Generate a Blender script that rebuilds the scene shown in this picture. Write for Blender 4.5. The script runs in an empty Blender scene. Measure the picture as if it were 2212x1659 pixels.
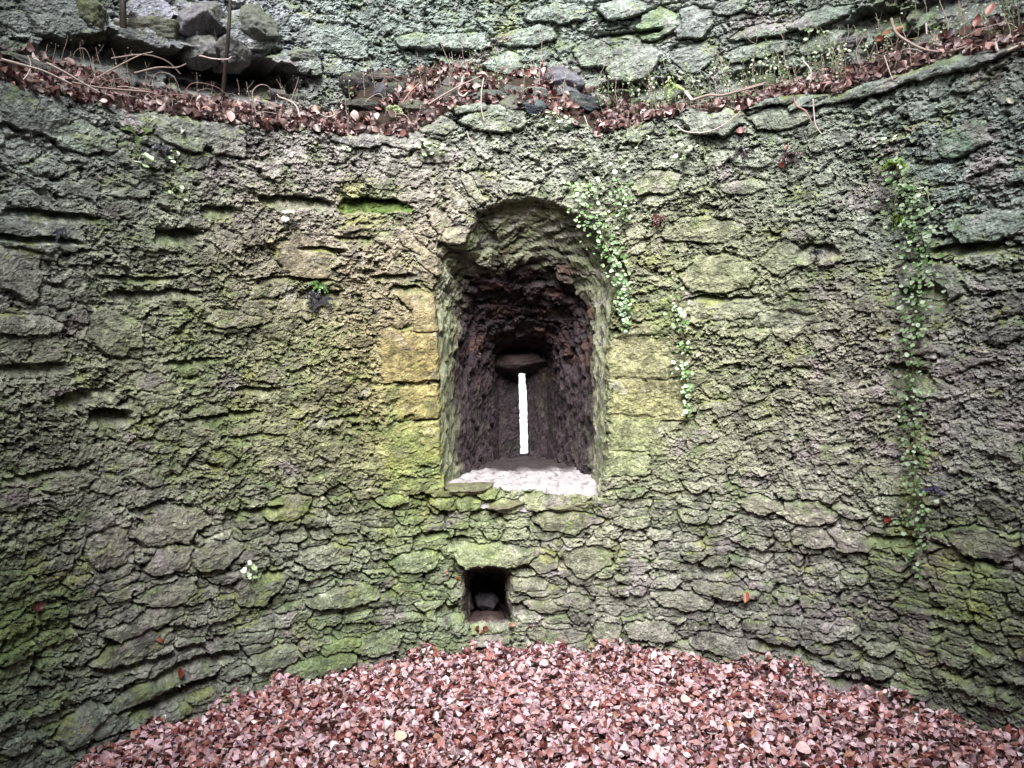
import bpy, bmesh, math, random
import numpy as np
from mathutils import Vector, Matrix

random.seed(7)
rng = np.random.default_rng(11)
scene = bpy.context.scene
COL = scene.collection

# ------------------------------------------------------------------ camera
R, RU = 2.70, 3.06                      # inner radius of the lower wall / of the set-back upper wall
EYE = np.array([0.0, -2.3, 2.0])
FPX = 1728.0                            # focal length in the units of the survey picture (2212 x 1659)
PITCH, YAW, ROLL = math.radians(4.5), math.radians(1.25), math.radians(1.6)

fw = np.array([-math.sin(YAW) * math.cos(PITCH), math.cos(YAW) * math.cos(PITCH), -math.sin(PITCH)])
r0 = np.array([math.cos(YAW), math.sin(YAW), 0.0])
u0 = np.cross(r0, fw)
rt = r0 * math.cos(ROLL) - u0 * math.sin(ROLL)
up = u0 * math.cos(ROLL) + r0 * math.sin(ROLL)

cam_d = bpy.data.cameras.new('camera')
cam_d.sensor_width = 36.0
cam_d.lens = 36.0 * FPX / 2212.0
cam_d.clip_start, cam_d.clip_end = 0.05, 2000.0
cam = bpy.data.objects.new('camera', cam_d)
COL.objects.link(cam)
cam.matrix_world = Matrix(((rt[0], up[0], -fw[0], EYE[0]), (rt[1], up[1], -fw[1], EYE[1]),
                           (rt[2], up[2], -fw[2], EYE[2]), (0, 0, 0, 1)))
scene.camera = cam


def ray(X, Y):
    X = np.asarray(X, float); Y = np.asarray(Y, float)
    a = (X - 1106.0) / FPX; b = (829.5 - Y) / FPX
    return fw + a[..., None] * rt + b[..., None] * up


def on_cyl(X, Y, rad=R):
    """survey sighting -> (phi, z) on a cylinder of the tower"""
    d = ray(X, Y)
    A = d[..., 0] ** 2 + d[..., 1] ** 2
    B = EYE[0] * d[..., 0] + EYE[1] * d[..., 1]
    Cc = EYE[0] ** 2 + EYE[1] ** 2 - rad * rad
    t = (-B + np.sqrt(B * B - A * Cc)) / A
    p = EYE + t[..., None] * d
    return np.arctan2(p[..., 0], p[..., 1]), p[..., 2]


def scr(P):
    """world -> survey picture units"""
    q = np.asarray(P, float) - EYE
    w = q @ fw
    w = np.where(w > 0.05, w, 0.05)
    return 1106.0 + FPX * (q @ rt) / w, 829.5 - FPX * (q @ up) / w


def cyl(phi, z, rad):
    return np.stack([rad * np.sin(phi), rad * np.cos(phi), z + 0 * phi], -1)


# ------------------------------------------------------------------ noise
def hsh(i, j, s):
    i = i.astype(np.int64); j = j.astype(np.int64)
    h = (i * 374761393 + j * 668265263 + s * 974634541) & 0xFFFFFFFF
    h = ((h ^ (h >> 13)) * 1274126177) & 0xFFFFFFFF
    h = ((h ^ (h >> 16)) * 2246822519) & 0xFFFFFFFF
    h = h ^ (h >> 15)
    return (h & 0xFFFFFF).astype(np.float64) / 16777216.0


def perlin(x, y, s=0):
    i = np.floor(x); j = np.floor(y)
    fx = x - i; fy = y - j
    u = fx * fx * fx * (fx * (fx * 6 - 15) + 10); v = fy * fy * fy * (fy * (fy * 6 - 15) + 10)

    def g(a, b):
        t = hsh(i + a, j + b, s) * 6.2831853
        return np.cos(t) * (fx - a) + np.sin(t) * (fy - b)
    n0 = g(0, 0) * (1 - u) + g(1, 0) * u
    n1 = g(0, 1) * (1 - u) + g(1, 1) * u
    return (n0 * (1 - v) + n1 * v) * 1.5


def fbm(x, y, oct=4, s=0, gain=0.5, ridge=False):
    a, t, o = 1.0, 0.0, np.zeros_like(x)
    for k in range(oct):
        n = perlin(x * 2 ** k, y * 2 ** k, s + 17 * k)
        o += a * ((1 - 2 * np.abs(n)) if ridge else n); t += a; a *= gain
    return o / t


def voro(x, y, s=0, jit=0.85):
    i0 = np.floor(x); j0 = np.floor(y)
    f1 = np.full(x.shape, 9.0); f2 = np.full(x.shape, 9.0)
    dx = np.zeros_like(x); dy = np.zeros_like(x); ci = np.zeros_like(x); cj = np.zeros_like(x)
    for a in (-1, 0, 1):
        for b in (-1, 0, 1):
            i = i0 + a; j = j0 + b
            cx = i + 0.5 + jit * (hsh(i, j, s) - 0.5); cy = j + 0.5 + jit * (hsh(i, j, s + 1) - 0.5)
            ex = x - cx; ey = y - cy
            d = np.maximum(np.abs(ex), np.abs(ey)) * 0.55 + np.hypot(ex, ey) * 0.45
            m = d < f1
            f2 = np.where(m, f1, np.minimum(f2, d))
            f1 = np.where(m, d, f1)
            dx = np.where(m, ex, dx); dy = np.where(m, ey, dy)
            ci = np.where(m, i, ci); cj = np.where(m, j, cj)
    return f1, f2, dx, dy, ci, cj


def sstep(a, b, x):
    t = np.clip((x - a) / (b - a), 0, 1)
    return t * t * (3 - 2 * t)


def poly_sdf(px, py, poly):
    """signed distance (negative inside) of points to a closed polygon"""
    d = np.full(px.shape, 1e9); ins = np.zeros(px.shape, bool)
    n = len(poly)
    for k in range(n):
        ax, ay = poly[k]; bx, by = poly[(k + 1) % n]
        ex, ey = bx - ax, by - ay
        wx, wy = px - ax, py - ay
        t = np.clip((wx * ex + wy * ey) / (ex * ex + ey * ey + 1e-12), 0, 1)
        d = np.minimum(d, (wx - ex * t) ** 2 + (wy - ey * t) ** 2)
        c = (ay <= py) != (by <= py)
        xi = ax + (py - ay) * ex / (ey if abs(ey) > 1e-12 else 1e-12)
        ins ^= c & (px < xi)
    return np.where(ins, -1, 1) * np.sqrt(d)


def lin(c):
    c = np.asarray(c, float) / 255.0
    return np.where(c <= 0.04045, c / 12.92, ((c + 0.055) / 1.055) ** 2.4)


# ------------------------------------------------------------------ object helpers
def mesh_obj(name, V, faces, mat, col=None, parent=None, smooth=True):
    """V (n,3) world coordinates; faces = (m,4) or (m,3) int array or list of those"""
    me = bpy.data.meshes.new(name)
    V = np.asarray(V, float)
    if parent is not None:
        V = V - np.array(parent.location)
    fl = faces if isinstance(faces, list) else [faces]
    fl = [np.asarray(f, np.int64) for f in fl if len(f)]
    me.vertices.add(len(V)); me.vertices.foreach_set('co', V.astype(np.float32).ravel())
    nl = sum(f.size for f in fl); nf = sum(len(f) for f in fl)
    me.loops.add(nl); me.polygons.add(nf)
    me.loops.foreach_set('vertex_index', np.concatenate([f.ravel() for f in fl]).astype(np.int32))
    tot = np.concatenate([np.full(len(f), f.shape[1]) for f in fl]).astype(np.int32)
    st = np.concatenate([[0], np.cumsum(tot)[:-1]]).astype(np.int32)
    me.polygons.foreach_set('loop_start', st)
    try:
        me.polygons.foreach_set('loop_total', tot)
    except Exception:
        pass
    me.update(calc_edges=True)
    me.polygons.foreach_set('use_smooth', np.full(nf, smooth, bool))
    if col is not None:
        at = me.attributes.new('Col', 'FLOAT_COLOR', 'POINT')
        c4 = np.ones((len(V), 4), np.float32); c4[:, :3] = col
        at.data.foreach_set('color', c4.ravel())
    me.materials.append(mat)
    o = bpy.data.objects.new(name, me)
    COL.objects.link(o)
    if parent is not None:
        o.parent = parent
    return o


def tag(o, label, cat=None, group=None, kind=None):
    o['label'] = label
    if cat: o['category'] = cat
    if group: o['group'] = group
    if kind: o['kind'] = kind
    return o


def empty(name, loc, label, cat, group=None):
    o = bpy.data.objects.new(name, None)
    o.empty_display_size = 0.05
    o.location = [float(v) for v in loc]
    COL.objects.link(o)
    return tag(o, label, cat, group)


def grid_faces(nr, nc, wrap=False):
    a = np.arange(nr * nc).reshape(nr, nc)
    if wrap:
        a = np.concatenate([a, a[:, :1]], 1)
    return np.stack([a[:-1, :-1], a[:-1, 1:], a[1:, 1:], a[1:, :-1]], -1).reshape(-1, 4)


def catmull(P, n):
    P = np.asarray(P, float)
    P = np.vstack([2 * P[0] - P[1], P, 2 * P[-1] - P[-2]])
    out = []
    segs = len(P) - 3
    for k in range(segs):
        p0, p1, p2, p3 = P[k:k + 4]
        for t in np.linspace(0, 1, n, endpoint=False):
            out.append(0.5 * ((2 * p1) + (-p0 + p2) * t + (2 * p0 - 5 * p1 + 4 * p2 - p3) * t * t + (-p0 + 3 * p1 - 3 * p2 + p3) * t ** 3))
    out.append(P[-2])
    return np.array(out)


class MB:
    """collects tubes and leaves into one mesh"""
    def __init__(self): self.V, self.Q, self.T, self.C, self.n = [], [], [], [], 0

    def add(self, V, Q=None, T=None, c=(.2, .2, .2)):
        V = np.asarray(V, float)
        if Q is not None: self.Q.append(np.asarray(Q) + self.n)
        if T is not None: self.T.append(np.asarray(T) + self.n)
        self.V.append(V); self.n += len(V)
        c = np.asarray(c, float)
        self.C.append(np.broadcast_to(c, (len(V), 3)))

    def tube(self, P, r0, r1, c, sides=5):
        P = np.asarray(P, float); n = len(P)
        T = np.gradient(P, axis=0); T /= np.linalg.norm(T, axis=1, keepdims=True) + 1e-9
        a = np.cross(T, [0.31, 0.87, 0.38]); a /= np.linalg.norm(a, axis=1, keepdims=True) + 1e-9
        b = np.cross(T, a)
        rr = np.linspace(r0, r1, n)[:, None, None]
        th = np.linspace(0, 2 * np.pi, sides, endpoint=False)
        V = P[:, None, :] + rr * (np.cos(th)[None, :, None] * a[:, None, :] + np.sin(th)[None, :, None] * b[:, None, :])
        self.add(V.reshape(-1, 3), Q=grid_faces(n, sides, True), c=c)

    def disc(self, c0, nrm, r, col, cup=0.2, n=8, notch=True):
        nrm = np.asarray(nrm, float); nrm /= np.linalg.norm(nrm)
        a = np.cross(nrm, [0.2, 0.1, 1.0]); a /= np.linalg.norm(a) + 1e-9
        b = np.cross(nrm, a)
        th = np.linspace(0, 2 * np.pi, n, endpoint=False) + random.random() * 6
        rad = r * (1 + 0.1 * np.sin(3 * th + random.random() * 6))
        if notch: rad[0] *= 0.55
        ring = c0 + np.cos(th)[:, None] * rad[:, None] * a + np.sin(th)[:, None] * rad[:, None] * b + nrm * r * cup
        V = np.vstack([[c0], ring])
        k = np.arange(n)
        self.add(V, T=np.stack([0 * k, 1 + k, 1 + (k + 1) % n], -1), c=col)

    def build(self, name, mat, parent=None, smooth=True):
        f = []
        if self.Q: f.append(np.concatenate(self.Q))
        if self.T: f.append(np.concatenate(self.T))
        return mesh_obj(name, np.concatenate(self.V), f, mat, np.concatenate(self.C), parent, smooth)


# ------------------------------------------------------------------ materials
def material(name, rough=0.8, spec=0.3, fine=None, bump=None, gain=1.0, trans=0.0, coat=0.0):
    m = bpy.data.materials.new(name); m.use_nodes = True
    N = m.node_tree.nodes; L = m.node_tree.links
    b = N['Principled BSDF']
    b.inputs['Roughness'].default_value = rough
    b.inputs['Specular IOR Level'].default_value = spec
    at = N.new('ShaderNodeAttribute'); at.attribute_name = 'Col'
    src = at.outputs['Color']
    tc = N.new('ShaderNodeTexCoord')
    if fine:
        sc_, lo, hi = fine
        nz = N.new('ShaderNodeTexNoise'); nz.inputs['Scale'].default_value = sc_
        nz.inputs['Detail'].default_value = 6; nz.inputs['Roughness'].default_value = 0.7
        L.new(tc.outputs['Object'], nz.inputs['Vector'])
        mr = N.new('ShaderNodeMapRange')
        mr.inputs['From Min'].default_value = 0.3; mr.inputs['From Max'].default_value = 0.7
        mr.inputs['To Min'].default_value = lo; mr.inputs['To Max'].default_value = hi
        L.new(nz.outputs['Fac'], mr.inputs['Value'])
        mx = N.new('ShaderNodeVectorMath'); mx.operation = 'SCALE'
        L.new(src, mx.inputs[0]); L.new(mr.outputs['Result'], mx.inputs['Scale'])
        src = mx.outputs['Vector']
    L.new(src, b.inputs['Base Color'])
    if bump:
        sc_, st, ds = bump
        nz = N.new('ShaderNodeTexNoise'); nz.inputs['Scale'].default_value = sc_
        nz.inputs['Detail'].default_value = 5; nz.inputs['Roughness'].default_value = 0.65
        L.new(tc.outputs['Object'], nz.inputs['Vector'])
        bp = N.new('ShaderNodeBump'); bp.inputs['Strength'].default_value = st; bp.inputs['Distance'].default_value = ds
        L.new(nz.outputs['Fac'], bp.inputs['Height']); L.new(bp.outputs['Normal'], b.inputs['Normal'])
    if trans:
        tr = N.new('ShaderNodeBsdfTranslucent'); L.new(src, tr.inputs['Color'])
        mxs = N.new('ShaderNodeMixShader'); mxs.inputs[0].default_value = trans
        L.new(b.outputs[0], mxs.inputs[1]); L.new(tr.outputs[0], mxs.inputs[2])
        L.new(mxs.outputs[0], N['Material Output'].inputs['Surface'])
    return m


M_STONE = material('mossy_rubble', 0.68, 0.4, (70, 0.5, 1.55), (110, 1.0, 0.008))
M_ROCK = material('loose_rock', 0.68, 0.35, (60, 0.55, 1.5), (100, 1.0, 0.008))
M_PALE = material('pale_mortar', 0.8, 0.3, (30, 0.8, 1.15), (80, 0.7, 0.006))
M_SOIL = material('leaf_mould', 0.9, 0.2, (40, 0.6, 1.4), (60, 0.8, 0.01))
M_LEAF = material('dead_leaf', 0.42, 0.5, (60, 0.75, 1.2), None, trans=0.12)
M_GREEN = material('living_leaf', 0.4, 0.5, None, None, trans=0.15)
M_TWIG = material('dry_twig', 0.65, 0.4, (80, 0.75, 1.25), None)

# ------------------------------------------------------------------ outlines of the openings (survey units)
E0 = [(958, 1056), (957, 960), (955, 860), (952, 760), (950, 690), (942, 632), (957, 592), (952, 560), (972, 536),
      (1010, 530), (1022, 498), (1036, 464), (1085, 442), (1150, 432), (1213, 450), (1262, 480), (1300, 530),
      (1332, 585), (1318, 650), (1312, 720), (1307, 810), (1305, 900), (1304, 985), (1298, 1072)]
E1 = [(990, 1036), (985, 960), (983, 860), (982, 760), (984, 700), (984, 655), (988, 628), (996, 606), (1020, 592),
      (1056, 580), (1066, 573), (1078, 568), (1100, 562), (1132, 558), (1180, 566), (1222, 585), (1252, 608),
      (1272, 640), (1282, 685), (1285, 740), (1286, 815), (1284, 900), (1283, 980), (1280, 1034)]
E2 = [(1038, 1010), (1038, 940), (1038, 870), (1038, 815), (1040, 782), (1043, 757), (1048, 738), (1056, 722), (1066, 712),
      (1078, 704), (1090, 698), (1104, 694), (1118, 691), (1132, 690), (1152, 692), (1170, 698), (1187, 707),
      (1200, 720), (1210, 738), (1217, 765), (1222, 820), (1224, 885), (1224, 950), (1222, 1006)]
E3 = [(1078, 996), (1078, 940), (1078, 885), (1078, 840), (1078, 812), (1078, 795), (1079, 782), (1081, 774), (1085, 768),
      (1091, 764), (1098, 761), (1108, 759), (1118, 757), (1130, 756), (1143, 757), (1154, 759), (1163, 761),
      (1170, 765), (1176, 772), (1180, 785), (1181, 830), (1182, 885), (1182, 940), (1182, 994)]
SL = [(1123, 991), (1122, 955), (1121, 920), (1120, 885), (1119, 860), (1118, 840), (1118, 825), (1118, 812), (1118, 805),
      (1118, 801), (1120, 800), (1123, 800), (1126, 800), (1129, 800), (1132, 800), (1134, 800), (1136, 801),
      (1137, 804), (1138, 812), (1138, 830), (1140, 865), (1141, 905), (1142, 950), (1143, 990)]
D0 = [(1006, 1354), (1003, 1318), (1002, 1282), (1004, 1250), (1010, 1232), (1030, 1227), (1056, 1225), (1080, 1228),
      (1096, 1233), (1103, 1250), (1099, 1282), (1104, 1318), (1106, 1352)]
D1 = [(1026, 1338), (1024, 1310), (1023, 1282), (1024, 1258), (1028, 1246), (1040, 1242), (1056, 1240), (1072, 1242),
      (1084, 1246), (1088, 1258), (1088, 1282), (1090, 1310), (1090, 1338)]


def to_wall(pts, rad=R):
    a = np.array(pts, float)
    ph, z = on_cyl(a[:, 0], a[:, 1], rad)
    return ph, z


PHI_E = float(on_cyl(1130., 800.)[0])
PHI_D = float(on_cyl(1055., 1300.)[0])


def ring(pts, depth, phi_c):
    """sightings -> world points on the plane at `depth` behind the wall face, across direction phi_c"""
    a = np.array(pts, float)
    d = ray(a[:, 0], a[:, 1])
    n = np.array([math.sin(phi_c), math.cos(phi_c), 0])
    t = ((R + depth) - EYE @ n) / (d @ n)
    return EYE + t[:, None] * d


# ------------------------------------------------------------------ colour fields (before weathering; some sighted shading stays in the colours)
BL = [  # X, Y, radius, sRGB
    (100, 60, 220, (92, 98, 92)), (450, 60, 200, (125, 126, 134)), (800, 70, 250, (112, 128, 116)), (1150, 60, 250, (112, 128, 110)),
    (1450, 60, 200, (120, 128, 118)), (1800, 60, 250, (96, 108, 92)), (2100, 60, 220, (84, 90, 80)),
    (80, 330, 200, (92, 98, 92)), (300, 420, 180, (100, 106, 88)), (380, 290, 120, (104, 106, 92)), (620, 350, 170, (126, 116, 106)), (800, 330, 130, (124, 116, 104)),
    (900, 470, 160, (132, 120, 98)), (1150, 340, 160, (118, 118, 96)), (1400, 340, 150, (112, 118, 94)), (1750, 340, 200, (106, 112, 92)),
    (2080, 380, 170, (104, 120, 112)), (300, 580, 220, (106, 108, 76)), (600, 560, 160, (126, 114, 84)), (820, 600, 140, (128, 114, 78)),
    (120, 620, 160, (108, 108, 98)), (850, 780, 170, (140, 122, 58)), (890, 950, 150, (134, 128, 48)), (650, 780, 170, (120, 122, 70)),
    (350, 850, 250, (112, 116, 76)), (100, 950, 220, (106, 108, 84)), (650, 1000, 170, (116, 116, 62)), (1400, 560, 160, (122, 120, 82)),
    (1600, 600, 200, (118, 122, 80)), (1380, 780, 140, (128, 122, 70)), (1370, 930, 140, (122, 126, 74)), (1600, 900, 220, (120, 122, 82)),
    (1850, 850, 170, (126, 118, 100)), (1750, 1050, 200, (126, 122, 104)), (2150, 800, 200, (108, 104, 96)), (2100, 560, 150, (102, 108, 88)),
    (2120, 1050, 180, (104, 104, 90)), (1950, 1160, 120, (96, 108, 66)), (1250, 1130, 160, (122, 124, 88)), (950, 1130, 200, (108, 120, 62)),
    (600, 1150, 200, (110, 112, 88)), (250, 1180, 200, (112, 108, 96)), (60, 1330, 160, (86, 106, 48)), (300, 1350, 200, (108, 106, 92)),
    (650, 1330, 220, (104, 112, 88)), (900, 1330, 170, (100, 112, 74)), (1250, 1280, 180, (116, 114, 92)), (1550, 1220, 200, (116, 118, 94)),
    (1700, 1350, 220, (106, 104, 94)), (2050, 1300, 200, (88, 98, 58)), (2150, 1500, 180, (78, 82, 66)), (250, 1530, 200, (82, 90, 74)),
    (1450, 1420, 200, (102, 98, 90)),
]
BLX = np.array([(b[0], b[1], b[2]) for b in BL], float)
BLC = np.array([lin(b[3]) for b in BL])
lum = BLC @ [0.2126, 0.7152, 0.0722]
BLC = BLC * ((lum.mean() / lum) ** 0.5)[:, None]
BLC = (BLC * 0.58 + BLC.mean(1, keepdims=True) * 0.42) * np.array([1.70, 1.74, 1.84])


def field_col(X, Y):
    sh = X.shape
    x = X.ravel(); y = Y.ravel()
    out = np.zeros((x.size, 3)); w = np.full(x.size, 1e-6)
    for (bx, by, br), c in zip(BLX, BLC):
        g = np.exp(-((x - bx) ** 2 + (y - by) ** 2) / (2 * (br * 0.62) ** 2)) + 1e-5
        out += g[:, None] * c; w += g
    return (out / w[:, None]).reshape(sh + (3,))


# landmark stones: X, Y, half-width, half-height (survey units), tilt deg, proud (m), roughness 0..1, tint
ASH = {(890, 768), (908, 870), (925, 675), (890, 960), (1378, 775), (1400, 865), (1372, 940), (1350, 1000)}
LM = [
    (985, 432, 15, 48, -38, .016, .4, (1.1, 1.12, .95)), (1018, 405, 14, 46, -33, .02, .4, (1.1, 1.12, .98)), (1240, 425, 18, 46, 34, .02, .4, (1.2, 1.25, 1.15)),
    (925, 560, 18, 60, -52, .016, .4, (1.12, 1.08, .95)), (880, 520, 16, 50, -45, .014, .5, (1.05, 1.0, .95)), (955, 480, 16, 48, -45, .014, .4, (1.08, 1.05, .95)), (988, 508, 34, 20, -14, .012, .35, (1.15, 1.22, .95)),
    (905, 645, 44, 22, 5, .014, .4, (1.15, 1.1, .9)),
    (1545, 592, 80, 42, 3, .022, .25, (1.12, 1.12, .98)), (1560, 665, 110, 26, 3, .012, .4, (1.05, 1.05, 1.1)), (1420, 395, 50, 22, 0, .015, .4, (1.1, 1, 1)),
    (1610, 402, 42, 16, 0, .012, .3, (1.1, 1.12, 1.0)), (660, 560, 55, 44, -8, .016, .2, (1.15, 1.08, .95)), (320, 826, 34, 22, 12, .014, .15, (1.1, 1.1, 1.05)),
    (360, 838, 22, 14, 30, .010, .15, (1.1, 1.08, 1.0)), (890, 768, 66, 56, 0, .016, .35, (1.22, 1.10, .74)), (908, 870, 48, 36, 0, .013, .35, (1.20, 1.10, .78)),
    (925, 675, 36, 40, 0, .012, .35, (1.15, 1.08, .85)), (890, 960, 70, 48, 0, .008, .8, (1.05, 1.06, .82)),
    (1378, 775, 66, 44, 0, .010, .5, (1.1, 1.08, .9)), (1400, 865, 84, 44, 0, .014, .5, (1.20, 1.10, .78)), (1372, 940, 58, 40, 0, .012, .45, (1.05, 1.12, .85)),
    (1350, 1000, 46, 26, 0, .01, .5, (1, 1.1, .85)),
    (30, 572, 42, 68, 6, .02, .3, (1.2, 1.2, 1.15)), (80, 505, 90, 30, 4, .03, .4, (.95, 1.0, 1.0)), (55, 225, 70, 52, 4, .03, .35, (.9, .92, .9)),
    (390, 268, 62, 46, 12, .03, .3, (.9, .95, .85)), (170, 300, 55, 30, 12, .02, .5, (.9, 1, .85)), (290, 250, 40, 30, 10, .02, .5, (1, .98, 1)),
    (490, 300, 45, 40, 5, .02, .5, (1.0, 1.0, 1.0)), (780, 300, 60, 16, 5, .03, .3, (.85, .85, .95)), (860, 296, 50, 20, 5, .02, .3, (.95, .92, .92)),
    (1545, 262, 66, 28, 2, .045, .25, (.9, .88, .86)), (1688, 252, 64, 25, -2, .035, .3, (1.0, 1.0, .92)), (1380, 275, 32, 24, 0, .03, .35, (1, .98, .9)),
    (1075, 255, 70, 26, 0, .03, .5, (.95, .98, .88)), (1010, 228, 44, 20, 4, .03, .5, (.95, .98, .92)), (1670, 218, 70, 13, -4, .05, .3, (.75, .78, .82)),
    (1350, 240, 34, 16, 0, .02, .4, (.9, .9, .9)), (1760, 214, 46, 12, -6, .05, .3, (.8, .84, .9)), (1880, 190, 90, 14, -10, .04, .3, (.72, .74, .76)),
    (2060, 140, 110, 16, -11, .04, .3, (.6, .62, .64)), (940, 270, 40, 20, 0, .015, .5, (1.1, 1, 1.05)),
    (1065, 1202, 82, 24, 1, .045, .35, (1.0, 1.0, .9)), (1172, 1216, 30, 22, 0, .02, .3, (.95, .95, .88)), (1270, 1210, 52, 30, -3, .025, .25, (1.02, 1.0, .9)),
    (1220, 1126, 72, 26, 2, .03, .3, (1, .95, .85)), (1745, 1112, 62, 26, 4, .025, .4, (1.25, 1.2, 1.12)), (1640, 1090, 40, 20, 0, .016, .4, (1, .95, .85)),
    (375, 1132, 64, 38, -8, .025, .35, (1.0, 1.0, .9)), (240, 1180, 40, 36, -8, .02, .4, (1.02, .98, .92)), (370, 1205, 56, 28, -14, .03, .3, (1, .98, .9)),
    (370, 1280, 62, 24, -10, .03, .3, (1.02, 1.05, .88)), (620, 1098, 44, 24, -6, .035, .35, (.98, 1.08, .6)), (470, 1195, 46, 30, -8, .02, .5, (1.02, .98, .95)),
    (310, 1345, 66, 20, -10, .03, .3, (1, 1.02, .92)), (300, 1395, 70, 24, -12, .02, .4, (1, .98, .92)), (560, 1270, 46, 30, -5, .02, .5, (1, 1.05, .8)),
    (700, 1205, 56, 22, -3, .018, .6, (1.08, 1.06, 1.05)), (900, 1215, 56, 20, -3, .025, .5, (1.12, 1.15, 1.08)), (960, 1085, 40, 15, -3, .03, .3, (1, 1.1, .7)),
    (850, 1075, 40, 14, -3, .03, .3, (1, 1.1, .7)), (740, 1290, 80, 20, -4, .03, .4, (1, 1.05, .85)), (820, 1388, 52, 22, -4, .03, .35, (.95, 1.0, .8)),
    (735, 1395, 40, 18, -4, .03, .4, (.85, 1.15, .6)), (700, 1435, 70, 22, -8, .03, .35, (.85, 1.05, .7)), (600, 1420, 50, 24, -10, .02, .4, (.95, 1, .9)),
    (1400, 1362, 64, 20, 4, .03, .3, (1.02, 1.0, .92)), (1310, 1365, 32, 26, 3, .03, .3, (.9, 1.0, .75)), (1470, 1300, 60, 18, 3, .02, .4, (1.02, 1.02, .9)),
    (1560, 1275, 60, 18, 6, .02, .4, (1, 1, .9)), (1165, 1275, 40, 12, 2, .02, .3, (1, 1, .95)), (1180, 1310, 46, 12, 2, .025, .3, (1, 1, .95)),
    (1240, 1300, 40, 15, 2, .02, .4, (1, 1, .95)), (1140, 1262, 46, 14, 4, .02, .3, (.98, .96, .9)), (1200, 1372, 60, 16, 2, .015, .4, (.85, .82, .82)),
    (1640, 1440, 70, 26, 14, .03, .3, (.95, .98, .9)), (1760, 1480, 90, 22, 16, .03, .3, (.9, .9, .88)), (1560, 1395, 60, 22, 8, .02, .4, (.98, .96, .92)),
    (330, 1480, 70, 20, -18, .03, .3, (.9, 1, .85)), (180, 1570, 44, 34, -30, .04, .3, (1.3, 1.35, 1.4)), (250, 1560, 40, 20, -22, .02, .3, (1.1, 1.2, 1.2)),
    (1830, 1170, 44, 20, 6, .025, .3, (1.05, 1.02, .92)), (1750, 1160, 46, 20, 6, .02, .4, (1.0, .98, .82)), (2115, 1170, 60, 26, 10, .02, .35, (1.05, 1, .98)),
    (2080, 300, 42, 34, 0, .02, .5, (.8, 1.0, .7)), (2130, 490, 60, 30, -6, .03, .4, (.95, 1.05, 1.05)), (1690, 560, 40, 30, 0, .015, .4, (.9, .9, .85)),
    (1700, 690, 70, 20, 3, .012, .5, (.9, .9, 1.0)), (1520, 500, 80, 30, 0, .012, .5, (1.05, 1.05, .95)), (2010, 610, 60, 36, 4, .02, .3, (.98, .96, .96)),
    (980, 1048, 70, 22, -2, .03, .35, (1.1, 1.0, .9)), (1190, 1080, 72, 18, 0, .028, .35, (1, 1.02, .85)), (1090, 1094, 40, 14, 0, .025, .4, (1.05, 1, .9)),
    (1010, 1090, 34, 16, 0, .025, .4, (1, 1.08, .8)), (890, 1048, 60, 18, -2, .012, .8, (1, 1, .8)),
    (250, 720, 46, 46, 8, .03, .4, (1.05, 1.08, .95)), (60, 700, 70, 18, 4, .02, .5, (1.1, 1.05, 1.05)), (500, 690, 60, 16, 0, .02, .6, (1, 1, .85)),
]
UM = [  # the same for the upper wall
    (1370, 136, 62, 44, 2, .05, .35, (1.05, 1.05, .98)), (1495, 45, 38, 32, -20, .04, .3, (.98, .98, 1.02)), (1418, 52, 42, 30, -6, .04, .2, (.82, 1.12, .72)),
    (1345, 20, 50, 22, -4, .05, .4, (1, 1, 1)), (1500, 125, 40, 26, 0, .02, .5, (1, 1, 1)), (1580, 15, 36, 14, 0, .03, .5, (.9, .9, .9)),
    (430, 110, 44, 38, 25, .07, .35, (1.35, 1.35, 1.35)), (320, 76, 74, 30, 8, .08, .3, (1.05, 1.06, .98)), (420, 48, 48, 36, 10, .06, .5, (1.25, 1.22, 1.3)),
    (190, 35, 30, 34, 6, .06, .35, (1.0, 1.02, .9)), (487, 118, 40, 36, 15, .05, .3, (1.15, 1.15, 1.15)), (540, 62, 60, 36, 10, .05, .45, (1.1, 1.12, 1.05)),
    (340, 30, 50, 26, 10, .04, .5, (1.15, 1.1, 1.25)), (640, 135, 52, 24, 8, .08, .45, (1.15, 1.17, 1.12)), (120, 30, 50, 40, 0, .03, .5, (.9, .92, .9)),
    (720, 85, 80, 36, 4, .02, .6, (1, 1.02, 1)), (900, 90, 50, 16, 0, .04, .5, (1, 1, 1)), (1010, 90, 60, 18, 0, .03, .5, (1.05, 1.08, 1)),
    (1140, 80, 60, 20, -3, .03, .5, (1, 1, 1)), (1650, 70, 60, 14, -4, .05, .3, (.95, 1.05, .95)), (1770, 40, 60, 18, -8, .05, .3, (.9, 1, .95)),
    (1950, 60, 44, 16, -10, .05, .4, (.8, 1.1, .7)), (1790, 90, 46, 18, -4, .03, .4, (1, 1.05, 1)), (1280, 120, 40, 26, 0, .03, .5, (1, 1.05, .9)),
    (1090, 140, 36, 22, 0, .05, .4, (1, 1, .95)), (1200, 30, 70, 18, 0, .03, .5, (1, 1, 1)), (1630, 115, 60, 16, -4, .04, .4, (.95, 1, .95)),
]
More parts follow.
